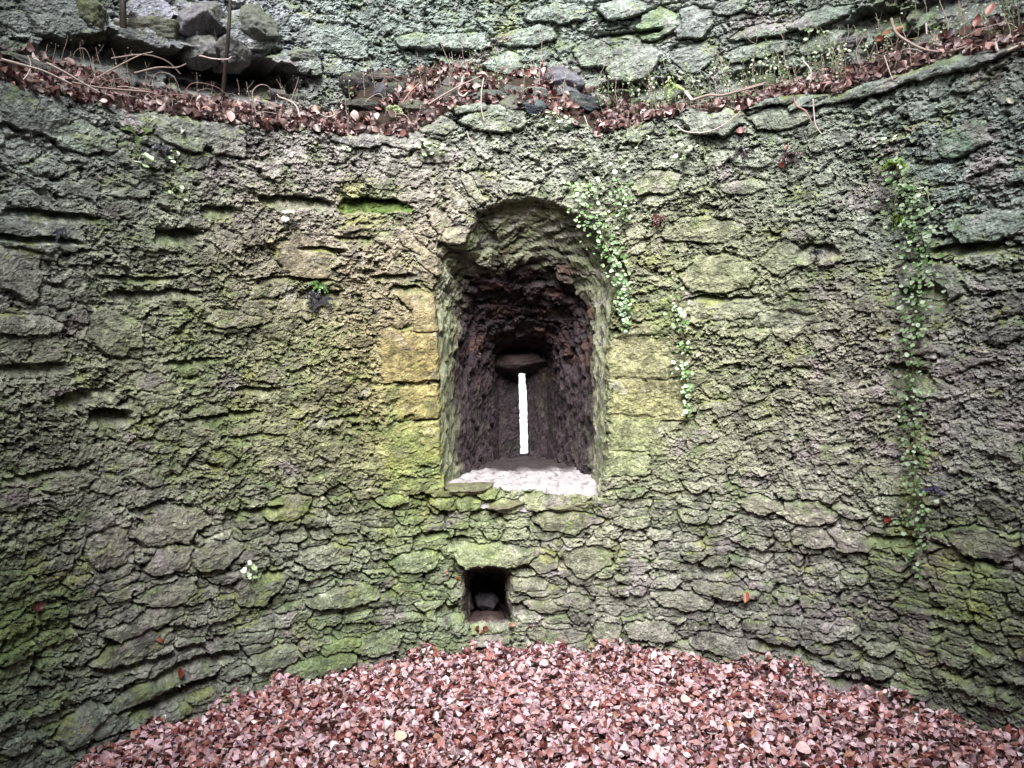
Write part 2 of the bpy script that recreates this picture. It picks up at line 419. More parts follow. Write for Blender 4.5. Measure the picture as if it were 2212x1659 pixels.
# hollows: X, Y, hw, hh, depth (m), moss 0..1
HO = [
    (640, 436, 66, 15, .07, .35), (810, 444, 64, 17, .06, 1.0), (236, 905, 32, 20, .10, 0), (385, 508, 34, 20, .08, .1), (330, 1095, 30, 10, .06, 0), (470, 462, 26, 12, .05, 0),
    (565, 1103, 40, 10, .07, 0), (960, 545, 12, 24, .05, .3), (880, 625, 30, 10, .05, .3), (850, 600, 46, 8, .04, .2), (700, 540, 40, 6, .04, 0), (640, 606, 80, 5, .04, 0),
    (885, 905, 10, 10, .02, 0), (1765, 545, 34, 18, .05, 0), (700, 645, 44, 20, .05, .2), (1555, 646, 60, 7, .05, 0), (1990, 650, 30, 36, .05, .1),
    (990, 1180, 22, 16, .06, 0), (930, 1160, 34, 12, .06, 0), (970, 1330, 26, 24, .06, 0), (1110, 1320, 30, 16, .05, 0), (120, 470, 60, 12, .05, 0), (70, 520, 60, 8, .05, 0),
    (110, 1020, 60, 9, .05, 0), (500, 1150, 12, 46, .04, 0), (185, 860, 40, 16, .05, 0), (2090, 540, 50, 12, .06, 0), (1960, 820, 36, 26, .04, .2), (560, 845, 40, 8, .05, 0),
    (740, 905, 36, 7, .04, 0), (420, 780, 50, 9, .05, 0), (1940, 1175, 40, 14, .05, .3), (480, 900, 60, 8, .05, 0), (60, 800, 50, 14, .05, 0), (340, 640, 70, 12, .05, 0),
    (300, 605, 60, 7, .04, 0), (1340, 610, 16, 40, .05, 0), (1320, 716, 20, 8, .05, 0), (600, 1240, 26, 10, .05, 0), (420, 1440, 60, 16, .08, 0), (390, 1500, 60, 22, .1, 0),
    (1900, 1500, 60, 16, .07, 0), (1690, 1400, 50, 12, .06, 0), (360, 1415, 90, 9, .06, 0), (1150, 710, 2, 2, .001, 0), (770, 512, 36, 5, .03, 0), (560, 940, 50, 6, .03, 0),
]
UH = [(505, 168, 100, 46, .34, 0), (320, 128, 100, 24, .14, 0), (1390, 195, 80, 20, .12, 0), (980, 118, 36, 12, .10, 0), (950, 148, 18, 10, .08, 0), (1890, 60, 40, 40, .10, 0),
      (1360, 76, 60, 8, .07, 0), (1650, 170, 60, 22, .08, 0), (395, 70, 16, 24, .06, 0), (458, 78, 22, 14, .08, 0), (1955, 108, 60, 30, .1, 0), (210, 130, 80, 30, .1, 0), (2060, 40, 60, 50, .06, 0)]

# moss tufts: X, Y, radius, strength
MO = [(1955, 420, 50, .9), (1985, 560, 55, 1.0), (1980, 680, 50, 1.0), (1972, 820, 45, 1.0), (1972, 950, 45, 1.0), (1975, 1080, 40, .8), (810, 448, 60, 1.6), (600, 432, 26, 1.2), (690, 434, 26, .8), (870, 940, 70, .9), (900, 1000, 60, .9), (430, 850, 60, .5), (540, 890, 60, .6), (500, 1000, 60, .8), (520, 1100, 40, .8),
      (620, 1095, 40, .7), (970, 1100, 60, .8), (860, 1110, 60, .7), (60, 1340, 80, 1.1), (140, 1290, 60, .8), (740, 1395, 40, 1.2), (700, 1440, 60, .8), (1950, 1165, 40, 1.4), (2100, 1260, 70, .9),
      (2060, 1210, 60, .8), (1190, 600, 1, 0), (400, 1090, 30, .6), (1950, 400, 24, 1.0), (1930, 360, 14, 1.0), (1420, 690, 60, .8), (1370, 640, 50, .7), (1480, 600, 60, .3), (280, 330, 40, .5),
      (400, 330, 50, .8), (560, 1290, 40, .8), (730, 1180, 30, .4), (1990, 980, 40, .6), (1100, 60, 60, .5), (1420, 52, 40, .6), (1940, 60, 40, .8), (120, 260, 40, .3), (2090, 560, 30, .3),
      (1600, 830, 60, .3), (1550, 1120, 60, .3), (780, 1240, 40, .4), (1240, 1110, 50, .5), (880, 1260, 60, .6), (750, 1340, 50, .6), (640, 770, 60, .5), (440, 760, 60, .4), (350, 980, 60, .4)]


def build_wall(name, RAD, phis, zlo, ztop, nz, marks, hollows, cuts, parent, upper, seed):
    """a curved rubble wall as one displaced sheet; returns a sampler of its surface"""
    nc = len(phis)
    v = np.linspace(0, 1, nz)[:, None]
    phi = np.broadcast_to(phis[None, :], (nz, nc)).copy()
    z = zlo + v * (ztop[None, :] - zlo) if not upper else np.where(v < .93, zlo + v / .93 * 1.95, zlo + 1.95 + (v - .93) / .07 * (ztop[None, :] - zlo - 1.95))
    s = phi * RAD
    X, Y = scr(cyl(phi, z, RAD))
    front = (np.abs(phi) < 1.3)
    X = np.where(front, X, 1106 + phi * 900); Y = np.where(front, Y, 700 - (z - 2) * 340)

    # domain warp
    wx = fbm(s * 3.1, z * 3.1, 3, seed + 1) * 0.10 + fbm(s * 14, z * 14, 3, seed + 2) * 0.022
    wz = fbm(s * 3.1, z * 3.1, 3, seed + 3) * 0.05 + fbm(s * 14, z * 14, 3, seed + 4) * 0.016
    sx, zz = s + wx, z + wz
    low = sstep(1.15, 0.85, z + fbm(s * 1.2, z * 1.2, 2, seed + 5) * 0.25) if not upper else sstep(0.1, -0.3, fbm(s * 0.8, z * 0.9, 2, seed + 5)) * 0.7
    # coarse stones (irregular) and coursed stones
    bw = 0.25 * fbm(s * 11, z * 13, 3, seed + 9)
    f1, f2, dx, dy, ci, cj = voro(sx / 0.185 + bw, zz / 0.098 + bw * .8, seed + 10, .9)
    ra, rb, rc = hsh(ci, cj, seed + 20), hsh(ci, cj, seed + 21), hsh(ci, cj, seed + 22)
    face = sstep(0.10, 0.24, f2 - f1 + 0.10 * fbm(s * 16, z * 20, 3, seed + 8)) * sstep(0.42, 0.50, ra)
    big = face * (0.006 + 0.012 * rc + dy * (rb - 0.62) * 0.016 + dx * (hsh(ci, cj, seed + 24) - 0.5) * 0.018)
    rough1 = 0.95 - 0.62 * face * (0.4 + 0.6 * sstep(0.2, 0.6, rb))
    tone1 = hsh(ci, cj, seed + 23)
    edge1 = f2 - f1
    g1, g2, ex, ey, di, dj = voro((s + wx * .5) / 0.180 + 0.16 * fbm(s * 16, z * 16, 3, seed + 36), (z + wz * .7) / 0.062 + 0.14 * fbm(s * 16, z * 18, 3, seed + 37), seed + 30, 0.68)
    qa, qb, qc = hsh(di, dj, seed + 31), hsh(di, dj, seed + 32), hsh(di, dj, seed + 33)
    crs = (qa - 0.4) * 0.038 - ey * (qb - .4) * 0.014 + ex * (qc - 0.5) * 0.018
    crs -= sstep(0.15, 0.02, g2 - g1) * 0.034 * (0.4 + 0.9 * sstep(-.3, .3, fbm(s * 6, z * 9, 3, seed + 35)))
    crs += np.sqrt(np.clip((g2 - g1), 0, 0.5)) * 0.003
    tone2 = hsh(di, dj, seed + 34)
    base = big * (1 - low) - sstep(0.06, 0.0, np.abs(edge1 - 0.12)) * 0.004 * (1 - low) * (ra > .45) + crs * low
    rough = rough1 * (1 - low) + (0.22 + 0.42 * qb) * low
    tone = (0.5 + (tone1 - 0.5) * face) * (1 - low) + tone2 * low
    # large swelling of the face
    base += fbm(s * 1.1, z * 1.3, 3, seed + 40) * 0.030
    # flakes: two sizes of tilted chips with overhanging lower lips
    def chips(cx, cz, amp, sd, warp):
        w1 = fbm(s / cx * 0.9, z / cz * 0.6, 3, sd + 5) * warp
        a1, a2, ax, ay, ai, aj = voro(sx / cx + w1, zz / cz + w1 * 0.8, sd, 0.95)
        p, q, t = hsh(ai, aj, sd + 1), hsh(ai, aj, sd + 2), hsh(ai, aj, sd + 3)
        return amp * (1.35 * (p ** 1.5 - 0.4) + ay * (q - 0.68) * 1.1 + ax * (t - 0.5) * 1.1) - amp * 0.2 * sstep(0.07, 0.0, a2 - a1), p
    c1, p1 = chips(0.054, 0.036, 0.0140, seed + 50, 0.7)
    c2, p2 = chips(0.026, 0.019, 0.0112, seed + 60, 0.8)
    c3, p3 = chips(0.014, 0.011, 0.0072, seed + 66, 0.8)
    calm = sstep(-0.25, 0.3, fbm(s * 2.3, z * 3.2, 3, seed + 70))        # patches that kept their mortar skin
    rough = np.clip(rough * (0.45 + 0.75 * calm), 0.06, 1.1)
    fine = fbm(s * 30, z * 40, 4, seed + 80, 0.65) * 0.011
    pit = fbm(s * 17, z * 21, 3, seed + 90, 0.6); pit2 = fbm(s * 34, z * 48, 2, seed + 91, 0.6)
    pits = -sstep(0.22, 0.42, pit) * 0.030 * (1 - .7 * face) - sstep(0.25, 0.45, pit2) * 0.018 * (1 - .6 * face)
    h = base
    stone_w = np.zeros_like(h); tint = np.ones(h.shape + (3,))
    # landmark stones
    for (mx, my, hw, hh, tl, pr, rg, tn) in marks:
        ph0, z0 = on_cyl(float(mx), float(my), RAD)
        P0 = cyl(np.array(ph0), np.array(z0), RAD)
        dist = np.linalg.norm(P0 - EYE)
        # size on the wall: foreshortening along s
        nrm = np.array([math.sin(ph0), math.cos(ph0)])
        vw = (P0 - EYE)[:2]; vw /= np.linalg.norm(vw)
        k = max(0.55, abs(float(nrm @ vw)))
        a = hw / FPX * dist / k; b = hh / FPX * dist
        mw = np.abs(phi - ph0) * RAD < a * 1.7
        mz = np.abs(z - z0) < (b + a * 0.45) * 1.7
        m = mw & mz
        if not m.any(): continue
        # courses run level round the tower: undo most of the picture tilt
        tr_ = math.radians(tl) * (0.35 if abs(tl) < 31 or upper else 1.0)
        uu = (s[m] - ph0 * RAD) + wx[m] * 0.35; ww = (z[m] - z0) + wz[m] * 0.5
        ur = uu * math.cos(tr_) - ww * math.sin(tr_); wr = uu * math.sin(tr_) + ww * math.cos(tr_)
        if (mx, my) in ASH:
            q = np.maximum(np.abs(ur / a), np.abs(wr / b)) + fbm(s[m] * 12 + mx, z[m] * 12, 3, seed + 95) * 0.10
        else:
            rs_ = random.Random(int(mx * 7 + my))
            q = np.zeros_like(ur)
            for kk in range(7):
                aa = 6.2832 * (kk + rs_.uniform(-.25, .25)) / 7
                q = np.maximum(q, (ur / a * math.cos(aa) + wr / b * math.sin(aa)) / rs_.uniform(.78, 1.12))
            q = q + fbm(s[m] * 10 + mx, z[m] * 12, 4, seed + 95, .6) * 0.30
        wgt = sstep(1.03, 0.93, q)
        prof = pr * (1.0 - 0.35 * q * q) - (wr / b) * pr * 0.3 + fbm(s[m] * 7, z[m] * 11, 3, seed + 96) * 0.012
        gap = sstep(1.22, 1.05, q) * sstep(0.94, 1.03, q) * (0.010 + 0.010 * low[m])
        h[m] = h[m] * (1 - wgt) + prof * wgt - gap
        rough[m] = rough[m] * (1 - wgt) + rg * (0.32 if (mx, my) in ASH else 0.55) * wgt
        pits[m] *= (1 - 0.8 * wgt)
        stone_w[m] = np.maximum(stone_w[m], wgt)
        tint[m] = tint[m] * (1 - wgt[:, None]) + (0.45 + 0.55 * np.array(tn)) * wgt[:, None]
        tone[m] = tone[m] * (1 - wgt) + 0.5 * wgt
    h = h + (c1 + c2 + c3) * rough + fine * (0.35 + 0.65 * np.clip(rough, 0, 1)) + pits
    mossh = np.zeros_like(h)
    for (mx, my, hw, hh, dep, ms) in hollows:
        ph0, z0 = on_cyl(float(mx), float(my), RAD)
        dist = np.linalg.norm(cyl(np.array(ph0), np.array(z0), RAD) - EYE)
        a = hw / FPX * dist * (1 + 0.5 * abs(ph0)); b = hh / FPX * dist
        m = (np.abs(phi - ph0) * RAD < a * 1.6) & (np.abs(z - z0) < b * 2.0)
        if not m.any(): continue
        uu = (s[m] - ph0 * RAD) + wx[m] * 0.3; ww = (z[m] - z0) + wz[m] * 0.6
        q = (np.abs(uu / a) ** 3 + np.abs(ww / b) ** 3) ** (1 / 3) + fbm(s[m] * 10 + my, z[m] * 14, 3, seed + 97) * 0.35
        wgt = sstep(1.05, 0.80, q)
        # the floor of the hollow slopes out, its roof overhangs
        fl = np.clip(0.62 + 0.6 * ww / b, 0.15, 1.15)
        h[m] = h[m] * (1 - 0.6 * wgt) - dep * wgt * fl + ms * wgt * 0.014 * fbm(s[m] * 30, z[m] * 30, 3, seed + 119)
        mossh[m] = np.maximum(mossh[m], ms * wgt)
    keep = np.ones((nz - 1, nc - 1), bool)
    near = np.full(h.shape, 9.0)
    for (pphi, pz) in cuts:
        poly = list(zip(pphi * RAD, pz))
        bx0, bx1 = (pphi * RAD).min() - .2, (pphi * RAD).max() + .2
        bz0, bz1 = pz.min() - .2, pz.max() + .2
        m = (s > bx0) & (s < bx1) & (z > bz0) & (z < bz1)
        sd = np.full(h.shape, 9.0)
        jx = fbm(s[m] * 16, z[m] * 16, 3, seed + 98) * 0.020 * np.where(pphi.size > 20, np.clip((z[m] - 0.98) / .1, .25, 1), 1)
        sd[m] = poly_sdf(s[m], z[m], poly) + jx
        near = np.minimum(near, sd)
        ctr = 0.25 * (sd[:-1, :-1] + sd[1:, :-1] + sd[:-1, 1:] + sd[1:, 1:])
        keep &= ctr > 0
    rim = sstep(0.035, 0.0, near) * sstep(0.99, 1.04, z + 9 * (z < .8))
    h = h * (1 - 0.6 * rim) - rim * rim * 0.05
    # crumbling top edge
    top = sstep(0.05, 0.0, (1 - v) * (ztop[None, :] - zlo))
    h = h - top * top * 0.06
    h = np.maximum(h, -0.5)
    # ---- albedo
    colr = field_col(X, Y)
    big_t = fbm(s * 2.0, z * 2.6, 3, seed + 110)
    med_t = fbm(s * 11, z * 15, 3, seed + 111)
    val = 0.80 + 0.42 * (tone - 0.5) * (0.4 + 0.6 * np.maximum(np.maximum(low, stone_w), face)) + 0.34 * big_t + 0.45 * med_t + 0.30 * (p1 - 0.5) + 0.40 * (p2 - .5) + 0.30 * (p3 - .5)
    colr = colr * np.clip(val, 0.35, 1.6)[..., None] * tint
    # grey lime bloom on old mortar and chip faces
    lime = sstep(0.22, 0.55, fbm(s * 6.5, z * 8, 4, seed + 112)) * 0.5
    g = colr.mean(-1, keepdims=True)
    colr = colr * (1 - lime[..., None]) + (g * np.array([1.45, 1.42, 1.36])) * lime[..., None]
    # violet-brown bare stone patches
    vio = sstep(0.25, 0.5, fbm(s * 3.7, z * 4.4, 4, seed + 113) + .16 * sstep(.35, .75, phi) + .10 * low) * 0.62
    colr = colr * (1 - vio[..., None]) + (g * np.array([1.20, 1.04, 1.10])) * vio[..., None]
    # moss: grows on upward faces and where the tufts are
    dz_ = np.gradient(h, axis=0) / np.maximum(np.gradient(z, axis=0), 1e-4)
    upf = np.clip(-dz_ * 0.8, -0.5, 1.0)
    ms = fbm(s * 5.2, z * 7.0, 5, seed + 114, .62) * 1.25 + upf * 0.35 - 0.16
    for (mx, my, mr, st) in MO:
        gq = np.exp(-((X - mx) ** 2 + (Y - my) ** 2) / (2 * (mr * 0.7) ** 2))
        ms = ms + gq * st * 0.6
    ms = np.clip(sstep(0.10, 0.45, ms + 0.25 * fbm(s * 30, z * 30, 3, seed + 115)), 0, 1)
    ms = np.maximum(ms * 0.75, np.clip(mossh, 0, 1))
    yel = sstep(-.15, .5, fbm(s * 3.3, z * 3.9, 3, seed + 117))
    moss = np.stack([0.125 + 0.095 * yel + 0.09 * med_t, 0.18 + 0.06 * yel + 0.11 * med_t, 0.052 - 0.014 * yel + 0 * med_t], -1)
    moss = np.clip(moss, 0.01, 1)
    bright = np.clip(mossh, 0, 1)[..., None]
    moss = moss * (1 - bright) + np.array([0.085, 0.13, 0.03]) * np.clip(1 + 1.2 * fbm(s * 40, z * 40, 3, seed + 118), .3, 2)[..., None] * bright
    colr = colr * (1 - 0.7 * ms[..., None]) + moss * (0.7 * ms[..., None])
    # dark algae stains and pale grit
    alg = sstep(0.12, 0.42, fbm(s * 7.5, z * 9, 4, seed + 121, .6)) * 0.34
    colr = colr * (1 - alg[..., None] * np.array([.95, .9, 1.0]))
    grit = sstep(0.20, 0.42, fbm(s * 52, z * 60, 3, seed + 122, .7)) * (0.25 + sstep(-.2, .4, fbm(s * 5, z * 6, 3, seed + 123)))
    colr = colr * (1 + 0.75 * grit[..., None])
    # pale crusts
    pale = sstep(0.46, 0.62, fbm(s * 21, z * 24, 4, seed + 116)) * 0.4
    colr = colr * (1 + pale[..., None])
    # bare earthy back of hollows and joints
    earth = sstep(-0.03, -0.10, h) * 0.5
    colr = colr * (1 - earth[..., None]) + np.array([0.045, 0.036, 0.028]) * earth[..., None] + 0
    colr = np.where(mossh[..., None] > 0.4, moss, colr)
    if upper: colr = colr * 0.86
    rad = RAD - h
    zs = z - np.clip(h, -0.05, 0.08) * 0.2 * (1 - top)          # lower lips hang
    P = cyl(phi, zs, rad)
    F = grid_faces(nz, nc).reshape(nz - 1, nc - 1, 4)[keep].reshape(-1, 4)
    o = mesh_obj(name, P.reshape(-1, 3), F, M_STONE, np.clip(colr, 0.004, 0.85).reshape(-1, 3), parent, smooth=False)

    def samp(p, zz_):
        ip = np.clip(np.searchsorted(phis, p), 1, nc - 1)
        vt = np.clip((zz_ - zlo) / (ztop[ip] - zlo), 0, 1)
        iz = np.clip((vt * (nz - 1)).astype(int), 0, nz - 1)
        return h[iz, ip]
    return o, samp


# ------------------------------------------------------------------ tower
tower = empty('stone_tower', (0, 0, 0), 'round roofless tower of mossy rubble stone, seen from inside, with arrow slit and ledge', 'tower')

pf = np.arange(-1.20, 1.2001, 0.0019)
pb = np.linspace(1.2001, 2 * math.pi - 1.2001, 190)[1:-1]
phis = np.concatenate([pf, pb, [2 * math.pi - 1.2]])
# top of the lower wall and of the debris bank, sighted
TE = np.array([(-60, 160), (0, 168), (200, 212), (350, 236), (500, 256), (650, 272), (880, 288), (930, 250), (985, 226), (1040, 216), (1150, 222), (1200, 248), (1270, 262), (1290, 284), (1380, 258),
               (1470, 236), (1600, 228), (1660, 208), (1800, 196), (1900, 160), (2050, 124), (2212, 92), (2270, 80)], float)
BE = np.array([(-60, 78), (0, 92), (200, 152), (400, 205), (600, 232), (735, 244), (765, 165), (850, 146), (1000, 140), (1230, 146), (1292, 215), (1480, 232),
               (1600, 200), (1750, 168), (1900, 116), (2050, 74), (2212, 16), (2270, -4)], float)
pt, zt = on_cyl(TE[:, 0], TE[:, 1], R)
pu, zu = on_cyl(BE[:, 0], BE[:, 1], RU)


def ztop_of(p):
    p = (np.asarray(p) + math.pi) % (2 * math.pi) - math.pi
    return np.interp(p, pt, zt) + 0.02 * perlin(p * 23, p * 0 + .5, 3) + 0.012 * perlin(p * 61, p * 0 + .5, 4)


def zbank_of(p):
    p = (np.asarray(p) + math.pi) % (2 * math.pi) - math.pi
    return np.maximum(np.interp(p, pu, zu), ztop_of(p) + 0.03)


eph, ez = to_wall(E0)
dph, dz = to_wall(D0)
lower, samp_lo = build_wall('lower_wall', R, phis, -0.20, ztop_of(phis), 700, LM, HO, [(eph, ez), (dph, dz)], tower, False, 100)
tag(lower, 'lower ring of flaking mossy rubble below the leafy ledge')

def rim_z(p):
    a = np.abs((np.asarray(p) + math.pi) % (2 * math.pi) - math.pi)
    z = np.interp(a, [0, .5, .9, 1.3, 2.2, 2.55, 2.8, 3.15], [6.2, 6.8, 9.0, 10.0, 9.4, 6.0, 4.0, 3.7])  # unseen rim shaped for the light: tall sides shade, low back lets sun in
    return z + 0.25 * perlin(np.asarray(p) * 5, a * 0 + .3, 6) + 0.1 * perlin(np.asarray(p) * 19, a * 0 + .3, 7)


pf2 = np.arange(-1.20, 1.2001, 0.0021)
phis2 = np.concatenate([pf2, pb, [2 * math.pi - 1.2]])
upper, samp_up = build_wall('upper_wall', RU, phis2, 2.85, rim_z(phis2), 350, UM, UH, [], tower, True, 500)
tag(upper, 'set-back upper wall of grey-green stone above the ledge')

# ledge: earth bank between the two walls
nb = 44
pl = np.concatenate([np.arange(-1.25, 1.25, 0.0035), np.linspace(1.25, 2 * math.pi - 1.25, 80)])
fr = np.linspace(-0.06, 1.08, nb)[:, None]
zz0, zz1 = ztop_of(pl)[None, :], zbank_of(pl)[None, :]


def bank_z(p, f):
    a, b = ztop_of(p), zbank_of(p)
    return a - 0.025 + (b - a) * (0.62 * np.clip(f, -.1, 1.2) + 0.38 * sstep(0, 1, f)) + 0.014 * perlin(p * 40, f * 5, 8) + 0.030 * fbm(p * 75 + 0 * f, f * 9 + 0 * p, 3, 12)


PL = np.broadcast_to(pl[None, :], (nb, len(pl)))
FR = np.broadcast_to(fr, (nb, len(pl)))
VB = cyl(PL, bank_z(PL, FR), R + 0.02 + FR * (RU - R))
cb = np.clip(np.array([0.032, 0.023, 0.018]) * (1 + 0.6 * fbm(PL * 30, FR * 6, 3, 9))[..., None], .005, 1)
lg = mesh_obj('ledge', VB.reshape(-1, 3), grid_faces(nb, len(pl), True), M_SOIL, cb.reshape(-1, 3), tower)
tag(lg, 'earthy ledge between the lower and the upper wall')

# outer face of the tower with a gap for the slit
po = np.linspace(-math.pi, math.pi, 241); zo = np.linspace(0, 1, 63)
PO, ZO = np.meshgrid(po, zo)
ZO = -1.0 + ZO * (rim_z(PO) + 1.0)
fo = grid_faces(63, 241)
cen = np.stack([PO.ravel()[fo].mean(1), ZO.ravel()[fo].mean(1)], -1)
fo = fo[~((np.abs(cen[:, 0] - PHI_E) < 0.06) & (cen[:, 1] > 0.75) & (cen[:, 1] < 1.9))]
mesh_obj('outer_face', cyl(PO, ZO, 4.05).reshape(-1, 3), fo, M_STONE, (.16, .16, .12), tower)
RI, PI_ = np.meshgrid(np.linspace(RU - 0.02, 4.06, 8), po, indexing='ij')
mesh_obj('wall_top', cyl(PI_, rim_z(PI_) - 0.01, RI).reshape(-1, 3), grid_faces(8, 241), M_STONE, (.15, .16, .10), tower)


# ---- openings as lofts
def loft(rings, name, colfn, amp, seed, parent, per=9, sub=26):
    """rings: list of (k,3) arrays with equal k; a lined opening"""
    dens = []
    for r_ in rings:
        dens.append(catmull(r_, per) if len(r_) < 60 else r_)
    dens = np.array(dens)                                   # (nr, m, 3)
    rows, ks = [], []
    for a in range(len(dens) - 1):
        L = np.linalg.norm(dens[a + 1] - dens[a], axis=1).mean()
        n = max(4, int(L / 0.009))
        for t in np.linspace(0, 1, n, endpoint=(a == len(dens) - 2)):
            rows.append(dens[a] * (1 - t) + dens[a + 1] * t); ks.append(a + t)
    G = np.array(rows); ks = np.array(ks)
    du = np.gradient(G, axis=1); dv = np.gradient(G, axis=0)
    N = np.cross(du, dv); N /= np.linalg.norm(N, axis=2, keepdims=True) + 1e-9
    cen_ = G.mean(1, keepdims=True)
    sg = np.sign(((cen_ - G) * N).sum(2).mean())
    N = N * sg
    dl = np.linalg.norm(du, axis=2); u = np.cumsum(dl, axis=1); tot_ = u[:, -1:]
    u = np.where(np.arange(u.shape[1])[None] < u.shape[1] // 2, u, tot_ - u + 7.3)
    vv = np.cumsum(np.linalg.norm(dv, axis=2).mean(1))[:, None] + 0 * u
    hh, info = amp(u, vv, ks[:, None] + 0 * u, G, seed)
    G2 = G + N * hh[..., None]
    c = colfn(u, vv, ks[:, None] + 0 * u, G, hh, info, seed)
    return mesh_obj(name, G2.reshape(-1, 3), grid_faces(G.shape[0], G.shape[1]), M_STONE, np.clip(c, .003, .8).reshape(-1, 3), parent, smooth=False)


def amp_embr(u, v, k, G, sd):
    f1, f2, dx, dy, ci, cj = voro(u / 0.17 + fbm(u * 7, v * 7, 2, sd) * .4, v / 0.10, sd + 1, .8)
    ra, rb = hsh(ci, cj, sd + 2), hsh(ci, cj, sd + 3)
    g1, g2, ex, ey, di, dj = voro(u / 0.055, v / 0.035 + fbm(u * 16, v * 16, 2, sd + 9), sd + 5)
    qa = hsh(di, dj, sd + 6)
    vault = sstep(1.45, 1.8, G[..., 2] + 0.05 * fbm(u * 5, v * 5, 2, sd + 8))
    h = (ra - .5) * (0.026 + 0.016 * vault) - sstep(.10, 0, f2 - f1) * (0.014 + .010 * vault) + (qa - .5) * (0.020 + 0.016 * vault) + fbm(u * 22, v * 22, 4, sd + 7, .65) * 0.022
    fade = sstep(0.0, 0.12, k) * sstep(4.0, 3.5, k)
    return h * np.clip(fade, 0.4, 1) * (1 - 0.3 * sstep(2.1, 1.7, k)) + fbm(u * 60, v * 60, 3, sd + 30) * 0.007, (ra, qa, vault)


def col_embr(u, v, k, G, h, info, sd):
    ra, qa, vault = info
    n1 = fbm(u * 6, v * 6, 4, sd + 20); n2 = fbm(u * 18, v * 9, 4, sd + 21)
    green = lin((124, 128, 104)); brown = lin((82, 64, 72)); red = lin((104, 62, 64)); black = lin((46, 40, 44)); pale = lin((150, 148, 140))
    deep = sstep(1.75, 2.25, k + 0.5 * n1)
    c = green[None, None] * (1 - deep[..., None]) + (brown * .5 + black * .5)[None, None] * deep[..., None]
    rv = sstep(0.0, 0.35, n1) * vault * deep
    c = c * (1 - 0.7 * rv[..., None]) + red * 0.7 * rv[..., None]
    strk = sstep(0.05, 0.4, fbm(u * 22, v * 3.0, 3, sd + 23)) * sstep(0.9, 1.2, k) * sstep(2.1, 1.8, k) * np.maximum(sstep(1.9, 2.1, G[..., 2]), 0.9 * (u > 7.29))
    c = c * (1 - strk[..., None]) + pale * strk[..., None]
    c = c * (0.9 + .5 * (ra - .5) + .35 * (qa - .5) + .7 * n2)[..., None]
    c = c * (1 - 0.38 * deep)[..., None]  # darkens the deep stone further, recess shade put into the colour
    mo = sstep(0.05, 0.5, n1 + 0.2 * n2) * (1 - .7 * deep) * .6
    c = c * (1 - mo[..., None]) + np.array([.085, .11, .04]) * mo[..., None]
    return c


def grow(r_, f):
    c = r_.mean(0)
    return c + (r_ - c) * f


e_front = ring(E0, 0.0, PHI_E)
# start behind the wall skin, slightly wider than the cut
n_e = np.array([math.sin(PHI_E), math.cos(PHI_E), 0.0])
ea = np.stack(to_wall(E0), -1)
P_cut = cyl(ea[:, 0], ea[:, 1], R)
rA = grow(P_cut, 1.035) + n_e * 0.030
rB = grow(P_cut, 1.0) + n_e * 0.075
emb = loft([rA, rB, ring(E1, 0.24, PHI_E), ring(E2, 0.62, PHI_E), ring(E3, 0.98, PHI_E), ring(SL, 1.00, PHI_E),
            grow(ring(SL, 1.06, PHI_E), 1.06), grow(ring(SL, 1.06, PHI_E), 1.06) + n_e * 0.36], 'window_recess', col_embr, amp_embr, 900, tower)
tag(emb, 'deep splayed recess narrowing to the arrow slit')

# sill of the recess
rl = [rA, rB, ring(E1, 0.24, PHI_E), ring(E2, 0.62, PHI_E), ring(E3, 0.98, PHI_E), ring(SL, 1.00, PHI_E), grow(ring(SL, 1.06, PHI_E), 1.06) + n_e * 0.36]
ls = np.array([r_[0] for r_ in rl]); rs = np.array([r_[-1] for r_ in rl])
ls[0] += n_e * 0.0; rs[0] += n_e * 0.0
zs_ = np.linspace(ls[0, 2], ls[4, 2], 5)
Ls = np.array([ls[0] + (np.array([0, 0, -.02])), ls[1], ls[2], ls[3], ls[4], ls[5], ls[6]])
Rs = np.array([rs[0] + (np.array([0, 0, -.02])), rs[1], rs[2], rs[3], rs[4], rs[5], rs[6]])
ext = 0.03 * (Rs - Ls) / (np.linalg.norm(Rs - Ls, axis=1, keepdims=True) + 1e-9)
Ls, Rs = Ls - ext, Rs + ext
rows = []
for a in range(len(Ls) - 1):
    n = max(3, int(np.linalg.norm(Ls[a + 1] - Ls[a]) / 0.012))
    for t in np.linspace(0, 1, n, endpoint=(a == len(Ls) - 2)):
        A, B = Ls[a] * (1 - t) + Ls[a + 1] * t, Rs[a] * (1 - t) + Rs[a + 1] * t
        rows.append(A[None] + np.linspace(0, 1, 120)[:, None] * (B - A)[None])
SG = np.array(rows)
us = (SG - SG[0, 0]) @ np.array([math.cos(PHI_E), -math.sin(PHI_E), 0]); vs = SG @ n_e - R
SG[..., 2] += fbm(us * 9, vs * 9, 5, 70, .6) * 0.034 + (voro(us / .22, vs / .2, 71)[0] - .4) * -0.02 + 0.006
SG[..., 2] += 0.004 - sstep(0.085, 0.035, vs + .03 * fbm(us * 7, vs * 0 + .4, 3, 75)) * 0.075
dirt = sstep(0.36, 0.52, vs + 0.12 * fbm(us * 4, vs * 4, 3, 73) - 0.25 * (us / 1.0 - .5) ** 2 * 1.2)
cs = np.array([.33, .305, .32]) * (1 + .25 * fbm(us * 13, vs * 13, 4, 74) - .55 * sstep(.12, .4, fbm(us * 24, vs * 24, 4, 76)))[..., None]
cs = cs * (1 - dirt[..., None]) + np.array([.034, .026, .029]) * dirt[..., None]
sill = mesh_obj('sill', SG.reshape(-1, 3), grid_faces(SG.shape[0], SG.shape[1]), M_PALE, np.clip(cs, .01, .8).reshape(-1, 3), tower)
tag(sill, 'pale lime-crusted sill of the recess')


